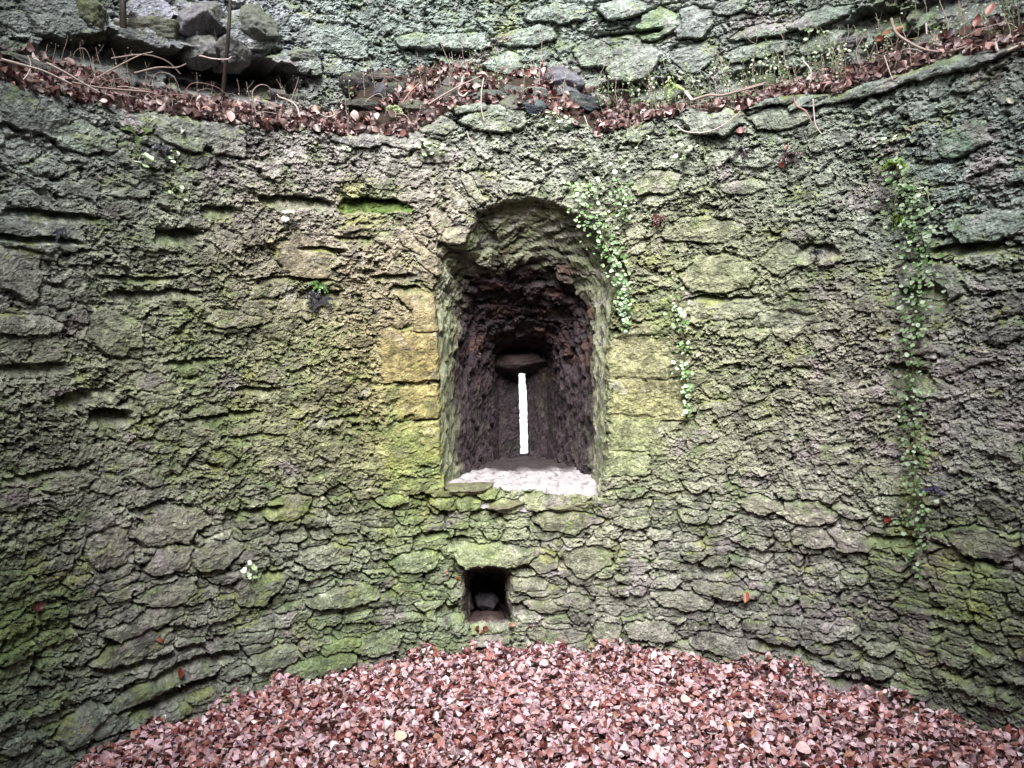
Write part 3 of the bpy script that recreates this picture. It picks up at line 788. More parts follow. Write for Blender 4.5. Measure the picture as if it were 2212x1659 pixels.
# faceted rock
def rock_mesh(w, d, h, seed, sub=5, flat=0.0):
    r_ = random.Random(seed)
    bm = bmesh.new(); bmesh.ops.create_icosphere(bm, subdivisions=sub, radius=1.0)
    V = np.array([v_.co[:] for v_ in bm.verts]); F = np.array([[v_.index for v_ in f_.verts] for f_ in bm.faces]); bm.free()
    D = V / np.linalg.norm(V, axis=1, keepdims=True)
    rad = np.full(len(V), 1.25)
    for k in range(24):
        n = np.array([r_.gauss(0, 1), r_.gauss(0, 1), r_.gauss(0, 1)]); n /= np.linalg.norm(n)
        c = D @ n
        rad = np.minimum(rad, np.where(c > 0.05, r_.uniform(.80, .98) / np.maximum(c, .05), 9))
    p = D * rad[:, None]
    nz_ = fbm(p[:, 0] * 2.2 + seed, p[:, 1] * 2.2 + p[:, 2] * 1.7, 4, seed) * 0.13 + fbm(p[:, 0] * 7 + p[:, 2] * 3, p[:, 2] * 6 + p[:, 1] * 4, 4, seed + 4, .65) * 0.12
    p = p * (1 + nz_)[:, None]
    p = p * np.array([w, d, h]) / 1.9
    return p, F


# lintel over the slit
def rock_at(name, X, Y, hw, hh, dep_r, ang, seed, colr, mat, parent=None, label=None, cat='stone', group=None, thick=None, mossy=0.3, rad_at=None):
    """a stone whose face is seen at X,Y; dep_r = radius from the tower axis"""
    ph0, z0 = on_cyl(float(X), float(Y), dep_r)
    c = cyl(np.array(ph0), np.array(z0), dep_r)
    dist = np.linalg.norm(c - EYE)
    w, h_ = 2 * hw / FPX * dist, 2 * hh / FPX * dist
    th = thick or min(w, max(h_, w * .6))
    p, F = rock_mesh(w, th, h_, seed)
    a = math.radians(ang)
    p = np.stack([p[:, 0] * math.cos(a) - p[:, 2] * math.sin(a), p[:, 1], p[:, 0] * math.sin(a) + p[:, 2] * math.cos(a)], -1)
    ca, sa = math.cos(ph0), math.sin(ph0)
    W = np.stack([p[:, 0] * ca + p[:, 1] * sa, -p[:, 0] * sa + p[:, 1] * ca, p[:, 2]], -1)
    n1 = fbm(p[:, 0] * 14 + seed, p[:, 2] * 14 + p[:, 1] * 9, 4, seed)
    cc = (lin(colr) * .8)[None] * (0.9 + 0.9 * n1)[:, None]
    mo = sstep(0.0, 0.5, n1 + p[:, 2] / max(h_, .01) * .6) * mossy
    cc = cc * (1 - mo[:, None]) + np.array([.08, .11, .03]) * mo[:, None]
    if parent is None:
        o = mesh_obj(name, W, F, mat, np.clip(cc, .004, .8))
        o.location = [float(q) for q in c]
        tag(o, label, cat, group)
    else:
        o = mesh_obj(name, W + c, F, mat, np.clip(cc, .004, .8), parent)
        if label: tag(o, label)
    return o


rock_at('slit_lintel', 1124, 780, 60, 20, R + 0.97, -2, 5, (62, 48, 48), M_ROCK, tower, 'dark brown lintel stone over the arrow slit', thick=.26, mossy=0)
for k, (X, Y, hw, hh, an) in enumerate([(1004, 1056, 52, 13, 1), (1222, 1090, 76, 14, -1), (1096, 1090, 44, 11, 2)]):
    rock_at('sill_stone', X, Y, hw, hh, R + 0.055, an, 120 + k, (126, 124, 100), M_ROCK, tower, thick=.2, mossy=.5)
for k, (X, Y, hw, hh, an, c) in enumerate([(318, 78, 78, 32, 8, (124, 126, 114)), (432, 112, 46, 36, 25, (148, 148, 150)), (424, 50, 52, 38, 12, (138, 136, 144)), (488, 120, 40, 36, 20, (130, 130, 132)),
                                           (190, 38, 34, 36, 8, (112, 116, 96)), (545, 66, 56, 38, 10, (124, 128, 120)), (645, 136, 52, 24, 8, (136, 140, 134))]):
    rock_at('boulder', X, Y, hw * .86, hh * .86, RU + 0.05, an, 160 + k, tuple(int(q * .9) for q in c), M_ROCK, tower, thick=.3, mossy=.4)
rock_at('recess_sill', 1056, 1372, 52, 19, R + 0.10, 2, 8, (150, 146, 136), M_ROCK, tower, 'pale worn stone at the foot of the small hole', thick=.30, mossy=.1)


def amp_dr(u, v, k, G, sd):
    f1, f2, dx, dy, ci, cj = voro(u / 0.12, v / 0.12, sd + 1, .8)
    ra = hsh(ci, cj, sd + 2)
    h = (ra - .5) * .03 - sstep(.12, 0, f2 - f1) * .015 + fbm(u * 18, v * 18, 4, sd + 7) * 0.016
    return h * np.clip(sstep(0, .2, k), .3, 1), ra


def col_dr(u, v, k, G, h, ra, sd):
    n = fbm(u * 9, v * 9, 4, sd + 20)
    return lin((92, 84, 80)) * (0.9 + .7 * n + .4 * (ra - .5))[..., None]


da = np.stack(to_wall(D0), -1); Pd = cyl(da[:, 0], da[:, 1], R)
n_d = np.array([math.sin(PHI_D), math.cos(PHI_D), 0.0])
dend = ring(D1, 0.5, PHI_D)
dend = np.vstack([dend])
close = np.vstack([dend.mean(0) + (dend - dend.mean(0)) * .03])


def closed(r_): return np.vstack([r_, r_[:1]])


dr = loft([closed(grow(Pd, 1.10) + n_d * .03), closed(grow(Pd, 1.0) + n_d * .08), closed(dend), closed(close + n_d * .1)], 'drain_hole', col_dr, amp_dr, 950, tower)
tag(dr, 'small square hole low in the wall under its lintel')
rock_at('hole_rubble', 1052, 1298, 24, 20, R + 0.36, 0, 12, (96, 92, 100), M_ROCK, tower, mossy=0)
rock_at('hole_rubble', 1050, 1346, 44, 20, R + 0.24, 0, 14, (96, 80, 78), M_SOIL, tower, thick=.4, mossy=0)

# ------------------------------------------------------------------ ground
gr = np.array([0, .6, 1.2, 1.8, 2.4, 3.0, 4.0, 4.2, 6, 12, 40, 200, 900.])
gz = np.array([0, 0, 0, 0, 0, 0, -.05, -.3, -2.0, -7, -28, -120, -520.])
pg = np.linspace(0, 2 * math.pi, 97)[:-1]
GP, GR = np.meshgrid(pg, gr); GZ = np.broadcast_to(gz[:, None], GP.shape) - 0.135
g = mesh_obj('ground', cyl(GP, GZ, GR).reshape(-1, 3), grid_faces(len(gr), 96, True), M_SOIL, (.085, .05, .04))
g['kind'] = 'structure'


# ------------------------------------------------------------------ fallen leaves
LEAFC = [((150, 92, 86), 2.6), ((178, 124, 120), 3.4), ((200, 156, 154), 4), ((218, 186, 190), 4.4), ((212, 180, 192), 5), ((116, 60, 58), 2.6), ((234, 216, 220), 2.6), ((180, 134, 112), .6), ((170, 138, 148), 3)]  # red-brown leaves; the pale mauves put their sky sheen into the colour
LC = np.array([lin(c) for c, w in LEAFC]); LW = np.array([w for c, w in LEAFC]); LW = LW / LW.sum()


def leaf_cloud(P, Nn, size, pal_shift=None, flat=0.5):
    """many curled beech leaves; P centres, Nn surface normals"""
    n = len(P)
    tu = np.linspace(-1, 1, 5); tv = np.array([-1, 0, 1.])
    wprof = np.array([0.04, 0.82, 1.0, 0.70, 0.03])
    U, Vv = np.meshgrid(tu, tv, indexing='ij')
    half = size * np.clip(np.exp(rng.normal(0, .30, n)), .45, 1.7)
    asp = rng.uniform(.5, .72, n)
    curl = rng.normal(0, .8, n); fold = np.abs(rng.normal(.35, .5, n)) * rng.choice([-1, 1], n, p=[.35, .65]); tw = rng.normal(0, .35, n)
    x = half[:, None, None] * U[None] * (1 - 0.12 * np.abs(curl)[:, None, None])
    yv = half[:, None, None] * asp[:, None, None] * Vv[None] * wprof[None, :, None]
    z = half[:, None, None] * (curl[:, None, None] * (U[None] ** 2 - .4) * .55) + np.abs(yv) * fold[:, None, None] + yv * tw[:, None, None] * U[None]
    z = z + rng.normal(0, .06, z.shape) * half[:, None, None]
    L = np.stack([x, yv, z], -1).reshape(n, 15, 3)
    # frames: leaf normal scattered about the surface normal
    N2 = Nn + rng.normal(0, flat, (n, 3)); N2 /= np.linalg.norm(N2, axis=1, keepdims=True)
    A = np.cross(N2, rng.normal(0, 1, (n, 3))); A /= np.linalg.norm(A, axis=1, keepdims=True)
    B = np.cross(N2, A)
    W = P[:, None, :] + L[..., :1] * A[:, None, :] + L[..., 1:2] * B[:, None, :] + L[..., 2:] * N2[:, None, :]
    q = grid_faces(5, 3)
    F = (q[None] + (np.arange(n) * 15)[:, None, None]).reshape(-1, 4)
    ci = rng.choice(len(LC), n, p=LW)
    C = LC[ci] * rng.uniform(.65, 1.2, (n, 1))
    C = np.repeat(C[:, None, :], 15, 1) * rng.uniform(.9, 1.1, (n, 15, 1))
    C[:, 1::3] *= 0.88                       # midrib
    return W.reshape(-1, 3), F, C.reshape(-1, 3)


def fl_z(x, y):
    r_ = np.hypot(x, y)
    return -0.105 + 0.02 * perlin(x * 1.7, y * 1.7, 31) + 0.012 * perlin(x * 6, y * 6, 32) + sstep(R - .3, R, r_) * 0.09 * perlin(x * 5, y * 5, 33)


nl = 58000
rr = R * np.sqrt(rng.uniform(0, 1, nl)); th = rng.uniform(0, 2 * np.pi, nl)
lx, ly = rr * np.sin(th), rr * np.cos(th)
# fewer behind the camera
kp = (ly > -1.2) | (rng.uniform(0, 1, nl) < .35)
lx, ly = lx[kp], ly[kp]
lz = fl_z(lx, ly) + rng.uniform(0, .045, len(lx))
W, F, C = leaf_cloud(np.stack([lx, ly, lz], -1), np.tile([0, 0, 1.], (len(lx), 1)), .0205, flat=.65)
lf = mesh_obj('leaf_litter', W, F, M_LEAF, C)
tag(lf, 'thick carpet of red-brown fallen beech leaves covering the floor inside the wall', 'leaf litter', kind='stuff')

# drift on the ledge: density along the sighted line
DX = [(0, .9), (250, 1), (520, 1), (890, 1), (905, .06), (1190, .06), (1270, .4), (1300, 1), (1450, .7), (1480, .25), (1600, .5), (1660, .9), (1900, 1), (2000, .5), (2120, .55), (2212, .7)]
nd = 11500
dp = rng.uniform(-1.2, 1.2, nd); df = rng.uniform(-.05, 1.0, nd)
Pd_ = cyl(dp, bank_z(dp, df), R + .02 + df * (RU - R))
Xd, Yd = scr(Pd_)
den = np.interp(Xd, [a for a, b in DX], [b for a, b in DX])
mid = (Xd > 745) & (Xd < 1290)
den = np.where(mid, np.where((df > .62) & (Xd > 760), .95, np.where(Xd < 890, np.where(df < .3, .9, .5), np.where((Xd < 1010) & (df > .35), .9, .5))), den)
den = np.where((Xd > 845) & (Xd < 880) & (df > .5), .2, den)
den = den * sstep(-.25, .15, fbm(dp * 11, df * 2.5, 3, 77) + .08)
den = den * np.interp(df, [-.05, .25, .6, 1], [1, 1, .75, .45])
kp = rng.uniform(0, 1, nd) < den
Pd_ = Pd_[kp]; dp = dp[kp]
Nd = np.stack([-np.sin(dp) * .8, -np.cos(dp) * .8, np.full(len(dp), .75)], -1)
Pd_ = Pd_ + Nd * rng.uniform(.0, .05, (len(dp), 1))
W, F, C = leaf_cloud(Pd_, Nd, .0235, flat=.95)
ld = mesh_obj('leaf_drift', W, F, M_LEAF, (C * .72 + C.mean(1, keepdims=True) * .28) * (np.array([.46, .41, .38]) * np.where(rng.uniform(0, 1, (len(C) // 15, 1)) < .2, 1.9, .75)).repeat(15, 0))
tag(ld, 'drift of red-brown dead leaves lying along the ledge below the upper wall', 'leaf drift', kind='stuff')
del W, F, C


def bank_at(X, Y):
    """nearest point of the bank to the sight line"""
    best = None
    for f in np.linspace(-.1, 1.05, 47):
        ph, z = on_cyl(float(X), float(Y), R + .02 + f * (RU - R))
        zb = float(bank_z(np.array([ph]), np.array([f]))[0])
        if best is None or abs(zb - z) < best[0]:
            best = (abs(zb - z), float(ph), f, float(z))
    return best[1], best[2], best[3]


# ------------------------------------------------------------------ loose stones of the ledge
ST = [  # X, Y, hw, hh, ang, colour, label
    (1217, 176, 40, 27, -22, (112, 112, 122), 'blue-grey pointed block perched on top of the rubble heap, leaves all round it'),
    (1224, 204, 30, 15, -8, (104, 106, 112), 'rounded grey stone directly under the pointed block'),
    (1158, 208, 28, 16, 3, (100, 102, 100), 'grey-green stone left of and below the pointed block'),
    (1255, 228, 44, 22, -6, (62, 66, 74), 'dark slate-blue stone at the right foot of the rubble heap'),
    (1150, 234, 24, 14, 0, (66, 74, 88), 'bluish stone between moss and white leaflets under the heap'),
    (1110, 205, 36, 16, 0, (86, 88, 88), 'dark flat stone near the middle of the rubble heap'),
    (1106, 232, 30, 20, 4, (100, 102, 92), 'mossy lump below the middle of the rubble heap'),
    (960, 212, 32, 20, 30, (84, 80, 76), 'brown-grey tilted stone left of the hooked white root'),
    (972, 184, 22, 14, 10, (92, 88, 88), 'small grey stone bedded in leaves behind the tilted stone'),
    (1020, 182, 32, 14, -8, (80, 84, 80), 'flat greenish stone just under the leafy crest of the heap'),
    (1062, 214, 40, 16, -4, (88, 94, 90), 'long grey slab right of the hooked white root'),
    (768, 184, 34, 24, 4, (58, 54, 58), 'nearly black block at the left end of the rubble heap'),
    (822, 172, 34, 13, 0, (70, 66, 66), 'flat dark stone under the leaf tuft at the heap left end'),
    (826, 200, 24, 18, 60, (88, 86, 94), 'upright grey stone right of the nearly black block'),
    (850, 198, 28, 18, 10, (76, 82, 74), 'dull green stone right of the upright grey one'),
    (737, 236, 26, 22, 30, (116, 106, 108), 'pinkish grey stone standing above the end of the left leaf drift'),
    (1455, 212, 24, 22, 30, (96, 104, 90), 'mossy round stone beside the white stick'),
    (1345, 204, 36, 10, 0, (104, 108, 98), 'thin flat stone under the big boulder of the upper wall'),
    (1815, 110, 44, 14, 10, (98, 94, 104), 'lilac-grey slab leaning behind the right leaf drift'),
    (1648, 186, 28, 22, 0, (80, 90, 74), 'green rounded stone between two leaf patches of the right ledge'),
    (655, 215, 26, 12, 0, (100, 104, 100), 'small pale stone at the mouth of the dark hollow'),
    (600, 205, 22, 10, -10, (92, 92, 92), 'grey cobble just inside the dark hollow'),
    (790, 230, 34, 14, -4, (70, 68, 66), 'low dark slab just below the nearly black block'),
    (742, 208, 20, 16, 10, (84, 80, 78), 'small dark stone at the outer left foot of the rubble heap'),
    (905, 232, 36, 18, 6, (96, 96, 86), 'mossy grey stone just above the right tip of the left leaf drift'),
    (930, 252, 30, 14, -4, (110, 104, 104), 'pinkish flat stone beside the right tip of the left leaf drift'),
    (70, 150, 60, 14, -12, (104, 104, 104), 'long weathered stone under the pale bent stems'),
]
for k, (X, Y, hw, hh, an, c, lb) in enumerate(ST):
    ph, f, z = bank_at(X, Y + hh * .3)
    rock_at('loose_stone', X, Y, hw, hh, R + .02 + f * (RU - R) + 0.03, an, 40 + k, c, M_ROCK, None, lb, 'stone', 'loose stones on the ledge', mossy=.25)

# ------------------------------------------------------------------ twigs and roots
PALEW, GREYW, DARKW, REDW = (190, 176, 172), (140, 124, 118), (52, 44, 40), (150, 110, 104)


def wall_pt(X, Y, off=.03, where='lo'):
    if where == 'lo':
        ph, z = on_cyl(float(X), float(Y), R)
        ph, z = float(ph), float(z)
        h = float(samp_lo(np.array([ph]), np.array([z]))[0])
        ph, z = on_cyl(float(X), float(Y), R - max(h, 0) - off)
        return cyl(np.array(float(ph)), np.array(float(z)), R - max(h, 0) - off)
    if where == 'up':
        ph, z = on_cyl(float(X), float(Y), RU - .08 - off)
        return cyl(np.array(float(ph)), np.array(float(z)), RU - .08 - off)
    rad = where
    ph, z = on_cyl(float(X), float(Y), rad)
    return cyl(np.array(float(ph)), np.array(float(z)), rad)


def twig(name, pts, r0, r1, colr, label, cat, group, where, kids=()):
    P = [wall_pt(x, y, .03, where if not isinstance(where, (list, tuple)) else where[i]) for i, (x, y) in enumerate(pts)]
    root = empty(name, P[0], label, cat, group)
    b = MB(); b.tube(catmull(P, 7), r0 * 1.35, r1 * 1.35, lin(colr)); b.build('stem', M_TWIG, root)
    for kp_ in kids:
        Pk = [wall_pt(x, y, .03, where if not isinstance(where, (list, tuple)) else where[0]) for x, y in kp_]
        b = MB(); b.tube(catmull(Pk, 6), r1 * .9, r1 * .5, lin(colr)); b.build('side_shoot', M_TWIG, root)
    return root


RL = R + .06
TW = [
    ([(2, 128), (40, 138), (90, 152), (130, 170), (155, 182)], .005, .003, PALEW, 'pair-forming pale bent stem sloping down over the far left leaf drift', RL - .1),
    ([(100, 136), (140, 156), (180, 180), (215, 200)], .005, .003, PALEW, 'pale stem crossing the left drift just right of its twin', RL - .1),
    ([(60, 120), (66, 140), (60, 160), (50, 172)], .003, .002, PALEW, 'short hooked whitish rootlet under the far left leaves', RL - .1),
    ([(155, 178), (220, 190), (300, 197), (330, 200)], .005, .003, GREYW, 'grey twig lying flat along the left leaf drift', RL - .05),
    ([(215, 165), (260, 140), (300, 120), (330, 112)], .0035, .002, GREYW, 'thin twig rising from left leaves in front of the round-topped stones', RL + .12),
    ([(290, 158), (340, 146), (380, 146), (402, 138)], .004, .002, GREYW, 'arching twig with a forked look above the left drift', RL + .1),
    ([(430, 120), (460, 127), (490, 128), (500, 122)], .004, .002, PALEW, 'short pale twig sticking out right of the round-topped stones', RL + .1),
    ([(240, 126), (310, 118), (360, 132), (390, 160)], .003, .002, GREYW, 'long thin tendril arching below the round-topped stone', RL + .16),
    ([(556, 255), (545, 205), (556, 186), (574, 184), (588, 196)], .003, .0015, GREYW, 'looping tendril in front of the dark hollow, curled over at top', RL + .02),
    ([(650, 262), (640, 230), (620, 216), (604, 210), (598, 203)], .005, .003, PALEW, 'pale hooked stem bending out over the leaves right of the hollow', RL),
    ([(716, 236), (722, 248), (706, 252), (690, 246)], .003, .002, PALEW, 'small curl of pale root at the right end of left drift', RL - .05),
    ([(885, 262), (874, 248), (850, 246)], .003, .002, GREYW, 'thin curled root at the tip of the left leaf drift', RL - .1),
    ([(1000, 166), (996, 184), (990, 200), (1000, 208), (1010, 200)], .005, .004, PALEW, 'hooked white root hanging over the middle of the rubble heap', RL - .02),
    ([(925, 226), (960, 204), (1000, 182), (1040, 164)], .005, .003, GREYW, 'straight grey stick leaning diagonally across the rubble heap', RL - .04),
    ([(868, 224), (885, 200), (905, 180)], .004, .003, REDW, 'reddish stick standing among leaves left of the leaning stick', RL - .02),
    ([(1045, 168), (1040, 200), (1040, 235), (1046, 262)], .003, .002, PALEW, 'straw hanging straight down over the middle of the heap', RL - .1),
    ([(1008, 283), (1014, 300), (1020, 308)], .003, .002, PALEW, 'tiny pale straw under the left drift tip', RL - .14),
    ([(1262, 250), (1270, 272)], .003, .002, PALEW, 'short straw under the dark slate-blue stone', RL - .14),
    ([(1480, 198), (1494, 216)], .008, .007, (235, 232, 228), 'thick bright white stick poking up from the right ledge', RL - .02),
    ([(1495, 217), (1530, 206), (1560, 206), (1600, 196), (1650, 182)], .007, .004, GREYW, 'stout grey-brown branch lying along the right leaf drift', RL - .02),
    ([(1590, 196), (1620, 188), (1655, 178)], .005, .003, GREYW, 'slim branch above the stout one on the right ledge', RL + .05),
    ([(1460, 270), (1480, 284), (1520, 286), (1560, 272), (1600, 240)], .0035, .002, PALEW, 'long pale creeper root looped across the big flat stone', RL - .17),
    ([(1715, 212), (1720, 228), (1740, 240), (1752, 262)], .004, .003, REDW, 'curved root drooping over the right wall edge', RL - .16),
    ([(1756, 214), (1758, 240), (1762, 270), (1775, 290)], .003, .002, PALEW, 'forked whitish rootlet trailing down the right wall', RL - .16, ),
    ([(1735, 132), (1750, 150), (1752, 170), (1748, 190)], .004, .003, PALEW, 'S-bent pale stem among weeds on the right ledge', RL + .05),
    ([(1925, 40), (1935, 70), (1965, 92), (2000, 108), (2045, 112), (2090, 100)], .006, .004, GREYW, 'arching brown branch swinging low on the far right ledge', RL - .04),
    ([(2150, 92), (2155, 108), (2170, 112), (2200, 100), (2230, 92)], .0055, .005, PALEW, 'pale curved branch at the far right end of ledge', RL - .08),
    ([(2000, 50), (2002, 74)], .004, .003, PALEW, 'short upright white stick in the far right weeds', RL),
    ([(1910, 120), (1920, 150), (1928, 172)], .002, .0015, PALEW, 'thread-like straw hanging below the far right leaves', RL - .12),
    ([(1855, 138), (1850, 110), (1860, 88), (1870, 70)], .003, .002, GREYW, 'thin bent weed stalk left of the big curled leaves', RL + .05),
]
for t_ in TW:
    twig('dry_twig', t_[0], t_[1], t_[2], t_[3], t_[4], 'twig', 'twigs and roots on the ledge', t_[5])

# tangles of thin tendrils
for (xa, xb, n_, lb, grp) in [(130, 500, 34, 'thin tangled tendril arching over the left leaf drift', 'tendrils of the left drift'),
                              (730, 1290, 16, 'thin tendril curling among the leaves and stones of the rubble heap', 'tendrils of the rubble heap'),
                              (1480, 2200, 34, 'thin tangled tendril hanging over the right leaf drift', 'tendrils of the right drift')]:
    for k in range(n_):
        X = random.uniform(xa, xb); f0 = random.uniform(.2, .9)
        ph = float(on_cyl(X, 200.0, R + .02 + f0 * (RU - R))[0])
        rad0 = R + .02 + f0 * (RU - R)
        P0 = cyl(np.array(ph), float(bank_z(np.array([ph]), np.array([f0]))[0]), rad0)
        tg = np.array([math.cos(ph), -math.sin(ph), 0]); inn = -np.array([math.sin(ph), math.cos(ph), 0])
        sg = random.choice([-1, 1]); L_ = random.uniform(.08, .30); H_ = random.uniform(.02, .11)
        pts = [P0, P0 + tg * sg * L_ * .25 + np.array([0, 0, H_]) + inn * random.uniform(0, .05), P0 + tg * sg * L_ * .7 + np.array([0, 0, H_ * random.uniform(.6, 1.1)]) + inn * random.uniform(.03, .1),
               P0 + tg * sg * L_ + np.array([0, 0, H_ * random.uniform(-.4, .5)]) + inn * random.uniform(.05, .14)]
        root = empty('dry_tendril', P0, lb, 'twig', grp)
        b = MB(); b.tube(catmull(pts, 7), random.uniform(.0013, .0024), .0009, lin(random.choice([PALEW, GREYW, GREYW, REDW, (110, 96, 90)])), 4); b.build('stem', M_TWIG, root)

# two dark saplings in front of the upper wall
twig('sapling', [(478, 230), (484, 170), (490, 110), (494, 60), (497, 0), (499, -60)], .010, .007, DARKW,
     'slim dark sapling stem rising in front of the dark hollow', 'sapling', 'dark sapling stems', [RU - .05, RU - .1, RU - .16, RU - .2, RU - .2, RU - .2],
     kids=[[(490, 110), (470, 90), (462, 60)]])
twig('sapling', [(266, 60), (265, 20), (266, -20), (268, -80)], .014, .012, DARKW,
     'thicker dark sapling stem above the leaves near the upper left', 'sapling', 'dark sapling stems', [RU - .14, RU - .16, RU - .16, RU - .16])

# ------------------------------------------------------------------ dry weeds: prototypes then copies
def weed_proto(kind, seed):
    r_ = random.Random(seed)
    H = 0.30
    root = empty('dry_weed', (0, 0, 0), 'x', 'weed')
    pts = [np.array([0, 0, 0.])]
    lx_, ly_ = r_.uniform(-.05, .05), r_.uniform(-.03, .03)
    for k in range(1, 6):
        t = k / 5
        pts.append(np.array([lx_ * t * t * 2 + r_.uniform(-.008, .008), ly_ * t, H * t]))
    cp = catmull(pts, 4)
    b = MB(); c = lin((150, 136, 128)) if kind == 'straw' else lin((104, 112, 84))
    b.tube(cp, .0024, .0014, c, 4)
    for k in range(2 if kind == 'straw' else 4):
        i = r_.randint(5, len(cp) - 4); d = np.array([r_.uniform(-1, 1), r_.uniform(-.6, .6), r_.uniform(.4, 1.1)]) * .05
        b.tube(catmull([cp[i], cp[i] + d * .6, cp[i] + d + [0, 0, .01]], 3), .001, .0006, c, 3)
    o = b.build('stem', M_TWIG, None); o.parent = root
    b = MB()
    for k in range(5 if kind == 'straw' else 10):
        i = r_.randint(3, len(cp) - 1)
        p = cp[i] + np.array([r_.uniform(-.03, .03), r_.uniform(-.02, .02), r_.uniform(-.01, .02)])
        g_ = lin((150, 150, 132)) if kind == 'straw' else lin(r_.choice([(96, 116, 76), (128, 142, 112), (84, 104, 62), (150, 158, 138)]))
        b.disc(p, [r_.uniform(-.6, .6), -1, r_.uniform(.2, 1.2)], r_.uniform(.003, .006) if kind == 'straw' else r_.uniform(.006, .012), g_, n=6)
    o = b.build('foliage', M_GREEN, None); o.parent = root
    return root


protos = {'straw': [weed_proto('straw', 60 + i) for i in range(4)], 'green': [weed_proto('green', 80 + i) for i in range(4)]}
used = set()
WEEDS = [  # X0, X1, count, ymin scale, kind mix, label, group
    (180, 480, 26, (.35, .8), 0.05, 'wiry dead stalk in the tangle behind the left leaf drift', 'dead stalks of the left ledge'),
    (500, 720, 14, (.4, .9), 0.1, 'thin dry stalk standing before the dark hollow', 'dry stalks before the hollow'),
    (730, 1000, 22, (.4, 1.0), 0.35, 'thin stalk rising behind the left half of the rubble heap', 'stalks behind the heap'),
    (1000, 1290, 20, (.5, 1.2), 0.35, 'thin stalk rising behind the right half of the rubble heap', 'stalks behind the heap right half'),
    (1300, 1600, 46, (.5, 1.3), 0.6, 'slender weed with tiny leaves growing between the boulder and the white stick', 'weeds by the white stick'),
    (1600, 1900, 50, (.5, 1.3), 0.6, 'slender weed with tiny leaves growing behind the right leaf drift', 'weeds of the right ledge'),
    (1900, 2230, 34, (.5, 1.1), 0.5, 'slender weed at the far right end of ledge', 'weeds of the far right ledge'),
    (-20, 180, 10, (.3, .7), 0.2, 'thin stalk at the far left end of ledge', 'stalks of the far left ledge'),
]
for (xa, xb, cnt, (h0, h1), mixg, lb, grp) in WEEDS:
    for k in range(cnt):
        X = random.uniform(xa, xb)
        kind = 'green' if random.random() < mixg else 'straw'
        pr = random.choice(protos[kind])
        f = random.uniform(.15, .95)
        # bearing of the sighting on that radius
        ph, _ = on_cyl(float(X), 200.0, R + .02 + f * (RU - R)); ph = float(ph)
        loc = cyl(np.array(ph), bank_z(np.array([ph]), np.array([f]))[0], R + .02 + f * (RU - R))
        if pr.name in used:
            o = pr.copy(); COL.objects.link(o)
            for ch in pr.children:
                c = ch.copy(); COL.objects.link(c); c.parent = o
        else:
            o = pr; used.add(pr.name)
        o.location = [float(v) for v in loc]
        o.location.z -= .015
        sc_ = random.uniform(h0, h1)
        o.rotation_euler = (random.gauss(0, .14), random.gauss(0, .16), -ph + random.uniform(-.6, .6))
        o.scale = (sc_, sc_, sc_)
        tag(o, lb, 'weed', grp)

# ------------------------------------------------------------------ green plants on the lower wall
def lgreen():
    return lin(random.choice([(196, 214, 186), (176, 200, 160), (150, 184, 130), (120, 158, 96), (100, 140, 80)]))


def inward(ph): return np.array([-math.sin(ph), -math.cos(ph), 0.0])


def creeper(name, path, widths, n, size, label, bright=1.0, spread_down=0.0):
    P = [wall_pt(x, y, .03) for x, y in path]
    cp = catmull(P, 10)
    root = empty(name, P[0], label, 'creeper', 'creepers hanging on the wall')
    b = MB(); b.tube(cp, .0035, .0018, lin((84, 74, 58)))
    for k in range(5):
        i = random.randint(2, len(cp) - 8)
        q = [cp[i], cp[i] + np.array([random.uniform(-.06, .06), -.01, -.06]), cp[i] + np.array([random.uniform(-.1, .1), -.01, -.14])]
        b.tube(catmull(q, 4), .002, .001, lin((96, 92, 66)), 4)
    b.build('stem', M_TWIG, root)
    b = MB()
    for k in range(n):
        t = random.random()
        i = int(t * (len(cp) - 1))
        w = np.interp(t, np.linspace(0, 1, len(widths)), widths)
        p = cp[i]; ph = math.atan2(p[0], p[1]); inn = inward(ph); tang = np.array([math.cos(ph), -math.sin(ph), 0])
        p = p + tang * random.gauss(0, w * .5) + np.array([0, 0, random.gauss(0, .03)]) + inn * random.uniform(-.005, .045)
        nn = inn + np.array([random.uniform(-.5, .5), random.uniform(-.5, .5), random.uniform(.1, 1.3)])
        b.disc(p, nn, size * random.uniform(.5, 1.25), lgreen() * bright * random.uniform(.7, 1.1), n=7)
    b.build('leaves', M_GREEN, root)


creeper('creeper', [(1268, 400), (1290, 470), (1312, 540), (1340, 600), (1350, 660), (1350, 705)], [.14, .17, .09, .07, .05, .03], 400, .0125,
        'bushy trailing creeper with pale round leaves hanging at the right of the arch', .8)
creeper('creeper', [(1330, 392), (1345, 430), (1352, 470)], [.10, .10, .05], 70, .011, 'short leafy tuft of creeper right of the bushy trailing one', .8)
creeper('creeper', [(1462, 640), (1474, 700), (1478, 780), (1484, 840), (1488, 890)], [.05, .06, .05, .03, .02], 120, .0135,
        'narrow short creeper strand hanging alone in the middle of right wall', 1.0)
creeper('creeper', [(1930, 340), (1960, 430), (1985, 520), (1990, 600), (1975, 680), (1970, 760)], [.07, .13, .10, .12, .10, .07], 380, .0125,
        'long dark creeper curtain on the far right wall, its upper leafy half', .6)
creeper('creeper', [(1972, 770), (1970, 860), (1974, 940), (1972, 1020), (1985, 1120), (1978, 1240)], [.09, .09, .09, .07, .08, .05], 220, .0120,
        'thin lower strand continuing below the long curtain on far right wall', .5)


